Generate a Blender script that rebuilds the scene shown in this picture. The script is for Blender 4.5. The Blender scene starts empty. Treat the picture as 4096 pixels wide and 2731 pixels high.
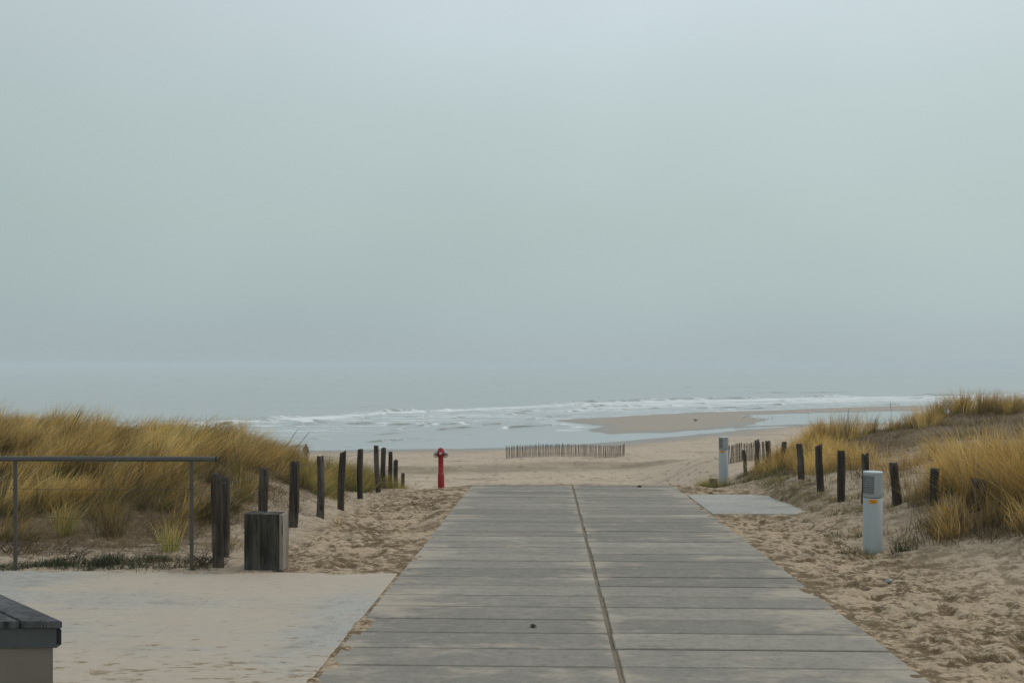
import bpy, bmesh, math, random
import numpy as np
from mathutils import Vector, Matrix

R = math.radians
rng = np.random.default_rng(7)
random.seed(7)
SC = bpy.context.scene
COL = SC.collection

# ------------------------------------------------------------------ camera
# the eye is at the origin; heights are metres relative to the eye, y runs out to sea
cam_d = bpy.data.cameras.new("camera")
cam = bpy.data.objects.new("camera", cam_d)
COL.objects.link(cam)
cam_d.sensor_width = 36.0
cam_d.lens = 35.0
cam_d.shift_y = 0.0222
cam_d.clip_start = 0.05
cam_d.clip_end = 60000
cam.location = (0, 0, 0)
cam.rotation_euler = (R(90), 0, 0)
cam_d.dof.use_dof = False
SC.camera = cam

# ------------------------------------------------------------------ sky, sun
SC.view_settings.view_transform = 'Standard'
SC.view_settings.look = 'None'
SC.view_settings.exposure = 0.0
SC.view_settings.gamma = 1.0
SUN_EL, SUN_AZ = 36.0, 68.0          # azimuth from +y (the sea) towards +x
world = bpy.data.worlds.new("World")
SC.world = world
world.use_nodes = True
wn, wl = world.node_tree.nodes, world.node_tree.links
wn.clear()
w_out = wn.new('ShaderNodeOutputWorld')
sky = wn.new('ShaderNodeTexSky')
sky.sky_type = 'NISHITA'
sky.sun_disc = False
sky.sun_elevation = R(SUN_EL)
sky.sun_rotation = R(SUN_AZ)
sky.dust_density = 6.0
bg_sky = wn.new('ShaderNodeBackground')
bg_sky.inputs['Strength'].default_value = 0.07
wl.new(sky.outputs[0], bg_sky.inputs['Color'])
# the overcast layer: grey-green cloud deck, a little brighter overhead
tc = wn.new('ShaderNodeTexCoord')
sep = wn.new('ShaderNodeSeparateXYZ')
wl.new(tc.outputs['Generated'], sep.inputs[0])
ramp = wn.new('ShaderNodeValToRGB')
els = ramp.color_ramp.elements
els[0].position = 0.0
els[0].color = (0.414, 0.495, 0.518, 1)
els[1].position = 1.0
els[1].color = (0.74, 0.80, 0.82, 1)
for p, c in ((0.02, (0.418, 0.505, 0.530)), (0.07, (0.445, 0.545, 0.553)), (0.14, (0.470, 0.578, 0.572)),
             (0.24, (0.53, 0.635, 0.640)), (0.34, (0.61, 0.71, 0.745)), (0.5, (0.66, 0.74, 0.77))):
    e = els.new(p)
    e.color = (*c, 1)
wl.new(sep.outputs['Z'], ramp.inputs['Fac'])
mp = wn.new('ShaderNodeMapping')
mp.inputs['Scale'].default_value = (1.6, 1.6, 3.2)
wl.new(tc.outputs['Generated'], mp.inputs[0])
nz = wn.new('ShaderNodeTexNoise')
nz.inputs['Scale'].default_value = 1.6
nz.inputs['Detail'].default_value = 2.5
nz.inputs['Roughness'].default_value = 0.45
wl.new(mp.outputs[0], nz.inputs['Vector'])
rmp = wn.new('ShaderNodeMapRange')
rmp.inputs['From Min'].default_value = 0.3
rmp.inputs['From Max'].default_value = 0.7
rmp.inputs['To Min'].default_value = 0.965
rmp.inputs['To Max'].default_value = 1.045
wl.new(nz.outputs['Fac'], rmp.inputs['Value'])
# a touch darker to the left, brighter to the right of the sea view
mx = wn.new('ShaderNodeMapRange'); mx.interpolation_type = 'SMOOTHSTEP'
mx.inputs['From Min'].default_value = -0.60
mx.inputs['From Max'].default_value = 0.15
mx.inputs['To Min'].default_value = 0.88
mx.inputs['To Max'].default_value = 1.0
wl.new(sep.outputs['X'], mx.inputs['Value'])
mm = wn.new('ShaderNodeMath'); mm.operation = 'MULTIPLY'
wl.new(rmp.outputs[0], mm.inputs[0]); wl.new(mx.outputs[0], mm.inputs[1])
bg_cl = wn.new('ShaderNodeBackground')
wl.new(ramp.outputs['Color'], bg_cl.inputs['Color'])
wl.new(mm.outputs[0], bg_cl.inputs['Strength'])
mixw = wn.new('ShaderNodeMixShader')
mixw.inputs['Fac'].default_value = 0.92
wl.new(bg_sky.outputs[0], mixw.inputs[1])
wl.new(bg_cl.outputs[0], mixw.inputs[2])
wl.new(mixw.outputs[0], w_out.inputs['Surface'])

sun_d = bpy.data.lights.new("sun", 'SUN')
sun_d.energy = 0.95
sun_d.angle = R(14)
sun_d.color = (1.0, 0.96, 0.9)
sun = bpy.data.objects.new("sun", sun_d)
COL.objects.link(sun)
az, el = R(SUN_AZ), R(SUN_EL)
sdir = Vector((math.sin(az) * math.cos(el), math.cos(az) * math.cos(el), math.sin(el)))
sun.rotation_euler = sdir.to_track_quat('Z', 'Y').to_euler()
sun.location = (0, 0, 30)

SC.cycles.volume_bounces = 1
SC.cycles.max_bounces = 6
SC.cycles.transparent_max_bounces = 8
SC.cycles.use_denoising = True

# ------------------------------------------------------------------ helpers
def tag(o, label=None, cat=None, group=None, kind=None):
    if label: o['label'] = label
    if cat: o['category'] = cat
    if group: o['group'] = group
    if kind: o['kind'] = kind
    return o

def empty(name, loc, rz=0.0):
    o = bpy.data.objects.new(name, None)
    COL.objects.link(o)
    o.location = loc
    o.rotation_euler = (0, 0, rz)
    o.empty_display_size = 0.1
    return o

def link_mesh(name, me, mats, parent=None, smooth=False):
    o = bpy.data.objects.new(name, me)
    COL.objects.link(o)
    if not isinstance(mats, (list, tuple)): mats = [mats]
    for m in mats: me.materials.append(m)
    if parent: o.parent = parent
    me.polygons.foreach_set('use_smooth', np.full(len(me.polygons), bool(smooth)))
    return o

def from_bm(name, bm, mat, parent=None, smooth=False):
    me = bpy.data.meshes.new(name)
    bm.normal_update()
    bm.to_mesh(me); bm.free()
    return link_mesh(name, me, mat, parent, smooth)

def np_mesh(name, V, F, attrs=None):
    """V (n,3); F (m,4) quads"""
    me = bpy.data.meshes.new(name)
    V = np.ascontiguousarray(V, dtype=np.float32)
    F = np.ascontiguousarray(F, dtype=np.int32)
    me.vertices.add(len(V)); me.vertices.foreach_set('co', V.ravel())
    k = F.shape[1]
    me.loops.add(F.size); me.loops.foreach_set('vertex_index', F.ravel())
    me.polygons.add(len(F))
    me.polygons.foreach_set('loop_start', np.arange(0, F.size, k, dtype=np.int32))
    me.polygons.foreach_set('loop_total', np.full(len(F), k, dtype=np.int32))
    me.update(calc_edges=True)
    for n, a in (attrs or {}).items():
        a = np.asarray(a, dtype=np.float32)
        if a.ndim == 1:
            at = me.attributes.new(n, 'FLOAT', 'POINT'); at.data.foreach_set('value', a)
        else:
            at = me.attributes.new(n, 'FLOAT_COLOR', 'POINT')
            b = np.ones((len(a), 4), np.float32); b[:, :3] = a
            at.data.foreach_set('color', b.ravel())
    return me

# gradient noise ---------------------------------------------------
_perm = np.random.default_rng(3).permutation(512)
_perm = np.concatenate([_perm, _perm])
_ga = np.random.default_rng(4).uniform(0, 2 * np.pi, 512)
_gx, _gy = np.cos(_ga), np.sin(_ga)
def noise2(x, y):
    xi = np.floor(x).astype(np.int64); yi = np.floor(y).astype(np.int64)
    xf = x - xi; yf = y - yi
    u = xf * xf * xf * (xf * (xf * 6 - 15) + 10); v = yf * yf * yf * (yf * (yf * 6 - 15) + 10)
    def g(ix, iy, dx, dy):
        h = _perm[(_perm[ix & 511] + iy) & 511]
        return _gx[h] * dx + _gy[h] * dy
    a = g(xi, yi, xf, yf); b = g(xi + 1, yi, xf - 1, yf)
    c = g(xi, yi + 1, xf, yf - 1); d = g(xi + 1, yi + 1, xf - 1, yf - 1)
    return ((a * (1 - u) + b * u) * (1 - v) + (c * (1 - u) + d * u) * v) * 1.5
def fbm(x, y, o=4, gain=0.5):
    s = 0; a = 1
    for i in range(o):
        s = s + a * noise2(x * 2 ** i + 17.3 * i, y * 2 ** i - 9.1 * i); a *= gain
    return s
def sstep(a, b, x):
    t = np.clip((x - a) / (b - a), 0, 1); return t * t * (3 - 2 * t)

def poly_sd(px, py, poly):
    """signed distance, positive inside"""
    poly = np.asarray(poly, float); n = len(poly)
    d2 = np.full(px.shape, 1e18); ins = np.zeros(px.shape, bool)
    for i in range(n):
        ax, ay = poly[i]; bx, by = poly[(i + 1) % n]
        ex, ey = bx - ax, by - ay
        wx, wy = px - ax, py - ay
        t = np.clip((wx * ex + wy * ey) / (ex * ex + ey * ey), 0, 1)
        dx, dy = wx - ex * t, wy - ey * t
        d2 = np.minimum(d2, dx * dx + dy * dy)
        c = ((ay > py) != (by > py)) & (px < (bx - ax) * (py - ay) / ((by - ay) if by != ay else 1e-9) + ax)
        ins ^= c
    return np.where(ins, 1, -1) * np.sqrt(d2)

# ------------------------------------------------------------------ the lie of the land
SEA = -9.3
SL = 0.0258
def plane_z(Y): return -(1.65 + SL * Y)
PK = 0.0363                                   # the path runs 2 degrees to the right of the view
PC, PS = math.cos(math.atan(PK)), math.sin(math.atan(PK))
def path_t(X, Y): return (X - 0.419 - PK * Y) * PC      # metres right of the centre joint
def path_xy(s, t):                                     # s metres along, t metres across
    return 0.419 + PS * s + PC * t, PC * s - PS * t

def P(Y): return plane_z(Y)
CTRL = []
for Y in (-8, -2, 3, 7, 11, 15, 17.2):
    for X in (-1.2, 0.5, 2.3): CTRL.append((X + PK * Y, Y, P(Y)))
CTRL += [(X, Y, P(Y)) for X, Y in ((-6, 8.9), (-9, 8.5), (-12, 6), (-12, -6), (12, -8), (-5, 3), (-3, 6), (-2.7, 9.2), (-2.6, 12), (-2.4, 13.8), (-1.8, 16))]
CTRL += [(-6, 5, P(5)), (-14, 1, P(1)), (-5.5, 9.6, -1.86), (-9, 10, -1.75), (-3.6, 10.2, -1.86)]
# left dune
CTRL += [(-5.9, 11.4, -1.69), (-4.5, 11.8, -1.68), (-9, 12, -1.5), (-4.35, 13.3, -1.46), (-3.6, 13.8, -1.56), (-3.0, 14.8, -1.84),
         (-3.3, 12.0, -1.80), (-6, 13.5, -1.42), (-8, 14, -1.32), (-12, 14, -1.2), (-8, 16.5, -1.25), (-5.5, 16.2, -1.36), (-4.3, 16.2, -1.45), (-3.5, 16.4, -1.72),
         (-2.5, 15.0, -2.0), (-2.65, 16.3, -2.06), (-2.5, 17.5, -2.16), (-2.7, 18.8, -2.38), (-2.75, 20.2, -2.68), (-2.8, 21.8, -3.05),
         (-3.4, 18.5, -2.05), (-4.5, 19.5, -2.0), (-8, 20, -1.7), (-13, 19, -1.4), (-5, 23, -3.0), (-10, 24, -2.8)]
# right bank and dune
CTRL += [(3.5, 6, P(6) - .01), (4.5, 5, P(5) + .03), (3.77, 10.4, -1.95), (3.0, 8, P(8)), (5.0, 7.2, -1.76), (8, 6, -1.65), (12, 6, -1.4),
         (4.2, 10.3, -1.86), (4.7, 9.6, -1.72), (5.0, 9.8, -1.62), (7, 9, -1.45), (10, 10, -1.15),
         (4.42, 13.4, -1.84), (4.4, 14.3, -1.83), (4.9, 12.7, -1.74), (4.9, 11.5, -1.55), (5.2, 10.6, -1.52), (4.39, 15.2, -1.80),
         (3.6, 14.5, -2.0), (3.5, 12, -1.98), (3.4, 16.5, -2.09), (3.9, 17.5, -2.2),
         (6.46, 16, -1.43), (5.7, 16.5, -1.62), (8, 14, -1.3), (11, 15, -1.0), (5.2, 19, -1.93), (5.35, 20.5, -2.03), (4.86, 19.8, -2.28), (4.42, 20.8, -2.55), (3.6, 20.5, -2.6),
         (5.9, 20, -1.56), (6.8, 20, -1.42), (7.9, 20, -1.30), (9, 20, -0.98), (10.3, 20, -0.88), (13, 20, -0.6), (16, 12, -0.6),
         (5.6, 24, -2.7), (8, 26, -2.6), (12, 27, -2.2), (18, 26, -1.5)]
# the drop to the beach
for X in (-12, -4, 0.5, 5):
    CTRL += [(X, 30, -4.6), (X, 40, -6.5)]
CTRL += [(0.2, 20.5, -2.66), (2.2, 20.5, -2.68), (-1.2, 20.5, -2.66), (0.5, 25, -3.6), (-20, 30, -3.6), (14, 32, -3.4), (12, 42, -5.4), (20, 38, -3.5),
         (-20, 44, -6.6), (24, 46, -5.0), (-30, 20, -1.0), (30, 20, 0), (-30, -5, -1.4), (30, -5, -1.0)]
CTRL = np.array(CTRL)
def _tps_u(r2): return np.where(r2 > 0, 0.5 * r2 * np.log(np.maximum(r2, 1e-12)), 0.0)
_n = len(CTRL)
_d2 = (CTRL[:, None, 0] - CTRL[None, :, 0]) ** 2 + (CTRL[:, None, 1] - CTRL[None, :, 1]) ** 2
_A = np.zeros((_n + 3, _n + 3)); _A[:_n, :_n] = _tps_u(_d2) + np.eye(_n) * 0.05
_A[:_n, _n] = 1; _A[:_n, _n + 1] = CTRL[:, 0]; _A[:_n, _n + 2] = CTRL[:, 1]
_A[_n:, :_n] = _A[:_n, _n:].T
_w = np.linalg.solve(_A, np.concatenate([CTRL[:, 2], np.zeros(3)]))
def tps(X, Y):
    out = np.full(X.shape, _w[_n]) + _w[_n + 1] * X + _w[_n + 2] * Y
    for i in range(_n):
        out = out + _w[i] * _tps_u((X - CTRL[i, 0]) ** 2 + (Y - CTRL[i, 1]) ** 2)
    return out

# outlines of the beach, in metres
SHORE = [(-400, 62), (-120, 84), (-60, 97), (-22, 107), (-0.8, 111), (7, 115), (14.6, 121.5), (24, 131), (29, 138), (34, 148), (46, 155), (62, 158), (110, 166), (240, 205), (600, 300),
         (600, -200), (-400, -200)]
BAR = [(6.5, 166), (13, 171), (20, 179), (33, 190), (47, 199), (67, 211), (87, 224), (140, 250), (300, 330), (300, 250), (120, 175), (62, 160), (40, 158.5), (34, 150), (28, 139), (21, 134.5), (13.0, 132.5), (10.5, 139), (13.5, 148), (12, 154), (8.5, 161)]
POOL = [(37.5, 158), (41, 163.5), (43.5, 168), (41.5, 174), (44, 182), (50, 187), (60, 191), (80, 198), (120, 208), (200, 240), (200, 225), (110, 178), (63, 160), (48, 155.5), (40, 155.5)]
CHANNEL = [(15, 132), (22, 136), (29, 141.5), (35, 146), (41, 149), (41, 147), (34, 142), (24, 133.5), (14.6, 126)]

def beach_z(X, Y):
    jig = fbm(X * 0.09, Y * 0.09, 4) * 1.6
    jig2 = fbm(X * 0.35, Y * 0.25, 3) * 0.35
    sd = poly_sd(X, Y, SHORE) + jig * 0.5 + jig2
    z = SEA + np.where(sd > 0, 0.95 * (1 - np.exp(-np.maximum(sd, 0) * 0.045)), np.maximum(sd * 0.03, -2.0))
    sb = poly_sd(X, Y, BAR) + jig * 0.7 + jig2
    zb = SEA + np.where(sb > 0, 0.22 * (1 - np.exp(-np.maximum(sb, 0) * 0.16)), np.maximum(sb * 0.05, -2.0))
    z = np.maximum(z, zb)
    sp = poly_sd(X, Y, POOL) + jig * 0.8 + jig2
    z = np.where(sp > -3, np.minimum(z, SEA + np.clip(-sp * 0.05, -0.12, 0.3)), z)
    sc = poly_sd(X, Y, CHANNEL) + jig * 0.9
    z = np.where(sc > -2, np.minimum(z, SEA + np.clip(-sc * 0.02 + 0.012 * fbm(X * .25, Y * .5, 3), -0.1, 0.3)), z)
    return z

FENCE_X0, FENCE_X1 = -0.5, 10.35
def fence_y(X): return 91.5 - 1.2 * np.sin((X - FENCE_X0) / 10.85 * np.pi) + 0.04 * (X - FENCE_X0)
def base_z(X, Y):
    X = np.asarray(X, float); Y = np.asarray(Y, float)
    near = tps(X, np.minimum(Y, 60.0))
    b = beach_z(X, Y)
    # back-beach: gentle undulations, the berm, the mound under the paling fence
    und = 0.12 * fbm(X * 0.06, Y * 0.12, 3)
    berm_y = 84.0 + 1.5 * np.sin(X * 0.16) - 0.35 * (X - 4) * sstep(2, 14, X)
    und = und + 0.30 * np.exp(-((Y - berm_y) / 1.3) ** 2) * sstep(-26, -16, X)
    mound = 0.34 * np.exp(-((X - 4.2) / 4.6) ** 2 - ((Y - 90.5) / 3.5) ** 2)
    mound = mound + 0.30 * np.exp(-((X - 11.2) / 1.3) ** 2 - ((Y - 91) / 2.0) ** 2)
    # dune foot on the right, where the second paling fence stands
    foot = 2.2 * sstep(8.0, 15, X) * (1 - sstep(68, 88, Y))
    land = b + (und + mound) * sstep(0.1, 0.6, b - SEA) + foot
    k = sstep(36, 58, Y)
    near = np.minimum(near, -0.3)
    return near * (1 - k) + land * k

def on_slab(X, Y):
    """1 where a concrete slab lies"""
    t = path_t(X, Y); s = (Y * PC + (X - 0.419) * PS)
    a = (np.abs(t) < 1.75) & (s < 17.28)
    b = (t < -1.74) & (t > -14) & (s < 8.92)
    c = (t > 1.74) & (t < 3.55) & (s > 13.35) & (s < 15.85)
    return a | b | c
def slab_sd(X, Y):
    t = path_t(X, Y); s = (Y * PC + (X - 0.419) * PS)
    def box(t0, t1, s0, s1): return np.minimum(np.minimum(t - t0, t1 - t), np.minimum(s - s0, s1 - s))
    return np.maximum(np.maximum(box(-1.75, 1.75, -30, 17.28), box(-14, -1.7, -30, 8.92)), box(1.7, 3.55, 13.35, 15.85))

def churn_amt(X, Y):
    """how trampled the sand is"""
    t = path_t(X, Y)
    c = 0.30 * np.ones_like(X)
    c = np.maximum(c, sstep(-3.6, -2.9, t) * (Y < 18.5) * (t < 0))
    c = np.maximum(c, (1 - sstep(2.6, 4.6, t)) * (t > 0) * (Y < 20))
    c = np.maximum(c, 0.62 * (t > 0) * (1 - sstep(9.0, 10.5, Y)) * (Y < 11))
    c = np.where(Y > 20, 0.5, c)
    return c
def ground_z(X, Y, fine=True):
    X = np.asarray(X, float); Y = np.asarray(Y, float)
    z = base_z(X, Y)
    nearw = 1 - sstep(26, 45, Y)
    if fine:
        c = churn_amt(X, Y)
        f = fbm(X * 4.2, Y * 4.2, 3, 0.55)
        h = 0.026 * c * f + 0.014 * c * fbm(X * 10.0, Y * 10.0, 2)
        # footprints: rounded pits
        g = noise2(X * 6.3 + 40, Y * 6.3)
        h = h - 0.036 * c * sstep(0.20, 0.55, g)
        h = h + 0.03 * fbm(X * 0.9, Y * 0.9, 3) * (Y > 4)
        far = 0.05 * fbm(X * 0.45, Y * 0.45, 4, 0.6) * sstep(SEA + .35, SEA + .7, z)
        z = z + h * nearw + far * (1 - nearw)
    # under and round the slabs
    sd = slab_sd(X, Y)
    pz = plane_z(Y)
    edge = 0.006 * (path_t(X, Y) < -1.9) * (Y > 8) + 0.014 * fbm(X * 2.2, Y * 2.2, 3) + 0.010 * noise2(X * 9, Y * 9)
    target = pz - 0.008 + edge - 0.10 * sstep(0.06, 0.22, sd)
    wgt = 1 - sstep(0.0, 0.45, -sd)
    rise = sstep(2.75, 3.35, path_t(X, Y)) * (Y > 12.5) * (Y < 16.8)      # sand running over the small slab
    wgt = wgt * (1 - rise)
    z = np.where(Y < 17.9, z * (1 - wgt) + target * wgt, z)
    return z
def gz(x, y, fine=False): return float(ground_z(np.array([float(x)]), np.array([float(y)]), fine)[0])

# ------------------------------------------------------------------ node helpers
def new_mat(name):
    m = bpy.data.materials.new(name); m.use_nodes = True
    nt = m.node_tree; nt.nodes.clear()
    out = nt.nodes.new('ShaderNodeOutputMaterial')
    b = nt.nodes.new('ShaderNodeBsdfPrincipled')
    nt.links.new(b.outputs[0], out.inputs['Surface'])
    return m, nt, b, out
class NB:
    """small node builder"""
    def __init__(s, nt): s.nt = nt; s.n = nt.nodes; s.l = nt.links
    def geo(s): return s.n.new('ShaderNodeNewGeometry').outputs['Position']
    def obj(s): return s.n.new('ShaderNodeTexCoord').outputs['Object']
    def attr(s, name, out='Fac'):
        a = s.n.new('ShaderNodeAttribute'); a.attribute_name = name; return a.outputs[out]
    def map(s, v, scale=(1, 1, 1), rot=(0, 0, 0), loc=(0, 0, 0)):
        m = s.n.new('ShaderNodeMapping'); s.l.new(v, m.inputs[0])
        m.inputs['Scale'].default_value = scale; m.inputs['Rotation'].default_value = rot; m.inputs['Location'].default_value = loc
        return m.outputs[0]
    def noise(s, v, scale, detail=4, rough=0.55, dist=0.0, out='Fac'):
        n = s.n.new('ShaderNodeTexNoise'); s.l.new(v, n.inputs['Vector'])
        n.inputs['Scale'].default_value = scale; n.inputs['Detail'].default_value = detail
        n.inputs['Roughness'].default_value = rough; n.inputs['Distortion'].default_value = dist
        return n.outputs[out]
    def voro(s, v, scale, feat='F1', out='Distance'):
        n = s.n.new('ShaderNodeTexVoronoi'); s.l.new(v, n.inputs['Vector']); n.feature = feat
        n.inputs['Scale'].default_value = scale; return n.outputs[out]
    def rng(s, v, a, b, c=0.0, d=1.0, smooth=True):
        n = s.n.new('ShaderNodeMapRange'); s.l.new(v, n.inputs['Value'])
        if smooth: n.interpolation_type = 'SMOOTHSTEP'
        n.inputs['From Min'].default_value = a; n.inputs['From Max'].default_value = b
        n.inputs['To Min'].default_value = c; n.inputs['To Max'].default_value = d
        return n.outputs[0]
    def math(s, op, a, b=None, c=None):
        n = s.n.new('ShaderNodeMath'); n.operation = op
        for i, v in enumerate((a, b, c)):
            if v is None: continue
            if isinstance(v, (int, float)): n.inputs[i].default_value = v
            else: s.l.new(v, n.inputs[i])
        return n.outputs[0]
    def mix(s, f, a, b, mode='MIX'):
        n = s.n.new('ShaderNodeMix'); n.data_type = 'RGBA'; n.blend_type = mode
        if isinstance(f, (int, float)): n.inputs[0].default_value = f
        else: s.l.new(f, n.inputs[0])
        for i, v in ((6, a), (7, b)):
            if isinstance(v, tuple): n.inputs[i].default_value = (*v, 1)
            else: s.l.new(v, n.inputs[i])
        return n.outputs[2]
    def bump(s, h, strength, dist, nrm=None):
        n = s.n.new('ShaderNodeBump'); s.l.new(h, n.inputs['Height'])
        n.inputs['Strength'].default_value = strength; n.inputs['Distance'].default_value = dist
        if nrm: s.l.new(nrm, n.inputs['Normal'])
        return n.outputs[0]

# ------------------------------------------------------------------ materials
def m_sand():
    m, nt, b, out = new_mat('sand'); k = NB(nt)
    p = k.geo()
    dry = k.mix(k.noise(p, 0.8, 4), (0.385, 0.305, 0.225), (0.475, 0.390, 0.305))
    # damp sand kicked up where people walk
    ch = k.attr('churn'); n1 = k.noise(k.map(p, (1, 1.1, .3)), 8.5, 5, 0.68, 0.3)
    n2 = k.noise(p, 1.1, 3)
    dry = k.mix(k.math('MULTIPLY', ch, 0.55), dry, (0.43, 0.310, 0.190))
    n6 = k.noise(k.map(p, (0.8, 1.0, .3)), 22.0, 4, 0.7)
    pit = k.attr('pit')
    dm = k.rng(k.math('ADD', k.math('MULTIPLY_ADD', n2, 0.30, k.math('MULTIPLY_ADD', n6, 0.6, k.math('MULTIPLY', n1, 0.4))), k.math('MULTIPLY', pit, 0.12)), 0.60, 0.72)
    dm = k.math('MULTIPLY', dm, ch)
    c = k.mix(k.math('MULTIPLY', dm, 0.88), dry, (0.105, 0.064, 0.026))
    # grit
    g = k.noise(p, 38, 3, 0.75)
    c = k.mix(k.math('MULTIPLY', k.rng(g, 0.44, 0.66), 0.34), c, (0.20, 0.145, 0.085))
    c = k.mix(k.math('MULTIPLY', k.rng(k.noise(p, 30, 3, 0.75), 0.58, 0.70), 0.45), c, (0.56, 0.49, 0.41))
    # plant litter on the dunes
    li = k.attr('litter'); n3 = k.noise(k.map(p, (1.0, 2.2, 1.0)), 5.0, 5, 0.7)
    lm = k.rng(k.math('ADD', li, k.math('MULTIPLY_ADD', n3, 1.6, -0.8)), 0.30, 0.75)
    lc = k.mix(k.noise(p, 14, 3), (0.070, 0.048, 0.024), (0.18, 0.122, 0.064))
    c = k.mix(k.math('MULTIPLY', lm, 0.9), c, lc)
    # shells
    vd = k.voro(p, 9.0); shn = k.noise(p, 1.7, 2)
    sh = k.math('MULTIPLY', k.rng(vd, 0.06, 0.045), k.rng(shn, 0.56, 0.60))
    c = k.mix(k.math('MULTIPLY', sh, k.attr('shell')), c, (0.75, 0.72, 0.66))
    c = k.mix(k.math('MULTIPLY', k.attr('beach'), 0.6), c, (0.52, 0.40, 0.29))
    # far beach: ripples of tyre and foot marks, and wet sand at the water
    wet = k.attr('wet'); bch = k.attr('beach')
    n4 = k.noise(k.map(p, (0.22, 1.0, 0.0), (0, 0, -0.15)), 0.55, 6, 0.68)
    c = k.mix(k.math('MULTIPLY', k.rng(n4, 0.50, 0.68), k.math('MULTIPLY', bch, 0.75)), c, (0.26, 0.205, 0.15))
    n5 = k.noise(k.map(p, (0.9, 0.32, 0.0)), 2.2, 5, 0.75)
    c = k.mix(k.math('MULTIPLY', k.rng(n5, 0.54, 0.64), k.math('MULTIPLY', bch, 0.8)), c, (0.165, 0.12, 0.08))
    c = k.mix(k.math('MULTIPLY', k.attr('ridge'), 0.8), c, (0.20, 0.155, 0.10))
    c = k.mix(wet, c, (0.235, 0.20, 0.17))
    nt.links.new(c, b.inputs['Base Color'])
    rg = k.rng(wet, 0, 1, 0.95, 0.42)
    nt.links.new(rg, b.inputs['Roughness'])
    b.inputs['Specular IOR Level'].default_value = 0.25
    h = k.math('ADD', k.math('MULTIPLY', k.noise(p, 22, 4, 0.6), 0.6), k.math('MULTIPLY', k.noise(p, 7, 3), 1.0))
    nt.links.new(k.bump(h, 0.8, 0.035), b.inputs['Normal'])
    return m

def m_concrete(name, ca, cb, sandy, streak=False):
    m, nt, b, out = new_mat(name); k = NB(nt)
    p = k.map(k.geo(), (1, 1, 1), (0, 0, math.atan(PK)))
    sl = k.attr('tone')
    c = k.mix(k.noise(p, 1.3, 5, 0.6), ca, cb)
    c = k.mix(0.55, c, k.mix(sl, (0.62, 0.62, 0.62), (1.30, 1.28, 1.25)), 'MULTIPLY')
    st = k.noise(k.map(p, (1.0, 4, 1)), 3.0, 4, 0.6)
    c = k.mix(k.math('MULTIPLY', k.rng(st, 0.45, 0.75), 0.15), c, cb)
    fine = k.noise(p, 70, 3, 0.7)
    c = k.mix(k.math('MULTIPLY', k.rng(fine, 0.35, 0.68), 0.28), c, (0.13, 0.13, 0.125))
    mo = k.noise(k.map(p, (0.8, 1.0, 1)), 15, 5, 0.78)
    c = k.mix(k.math('MULTIPLY', k.rng(mo, 0.50, 0.66), 0.42), c, (0.13, 0.122, 0.105))
    bl = k.noise(p, 2.6, 5, 0.7)
    c = k.mix(k.math('MULTIPLY', k.rng(bl, 0.50, 0.66), 0.30), c, (0.15, 0.142, 0.125))
    c = k.mix(k.math('MULTIPLY', k.rng(mo, 0.46, 0.34), 0.25), c, (0.42, 0.40, 0.37))
    # blown sand lying on the concrete
    e = k.attr('edge')
    if sandy:
        n = k.noise(k.map(p, (0.4, 1.5, 1)), 1.1, 6, 0.68)
        n2 = k.noise(k.map(p, (0.5, 2.6, 1)), 5.0, 4, 0.65)
        v = k.math('ADD', k.math('MULTIPLY_ADD', n, 1.0, -0.42), k.math('MULTIPLY_ADD', n2, 0.55, -0.275))
        sm = k.rng(k.math('ADD', v, k.math('MULTIPLY', e, 0.42)), -0.06, 0.36)
        sm = k.math('MULTIPLY', sm, 0.88)
    else:
        n = k.noise(k.map(p, (0.75, 1.5, 1)), 1.9, 6, 0.7)
        sm = k.math('MULTIPLY', k.rng(k.math('ADD', n, k.math('MULTIPLY', e, 0.12)), 0.53, 0.70), 0.62)
    sc = k.mix(k.noise(k.map(p, (0.7, 1.3, 1)), 11, 5, 0.75), (0.375, 0.308, 0.236), (0.51, 0.44, 0.355))
    c = k.mix(sm, c, sc)
    if sandy:
        dk = k.noise(k.map(p, (0.8, 1.9, 1)), 7.0, 5, 0.7)
        near = k.attr('near')
        c = k.mix(k.math('MULTIPLY', k.rng(k.math('ADD', dk, k.math('MULTIPLY', near, 0.09)), 0.61, 0.70), 0.8), c, (0.20, 0.145, 0.08))
    else:
        dk = k.noise(k.map(p, (0.6, 1.4, 1)), 5.0, 5, 0.75)
        c = k.mix(k.math('MULTIPLY', k.rng(dk, 0.68, 0.78), 0.5), c, (0.10, 0.095, 0.085))
    nt.links.new(c, b.inputs['Base Color'])
    b.inputs['Roughness'].default_value = 0.9
    b.inputs['Specular IOR Level'].default_value = 0.25
    gr = k.noise(k.map(p, (3, 20, 1)), 4.0, 3, 0.6)
    h = k.math('ADD', k.math('MULTIPLY', gr, 0.5), k.noise(p, 45, 4, 0.6))
    nt.links.new(k.bump(h, 0.35, 0.008), b.inputs['Normal'])
    return m

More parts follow.
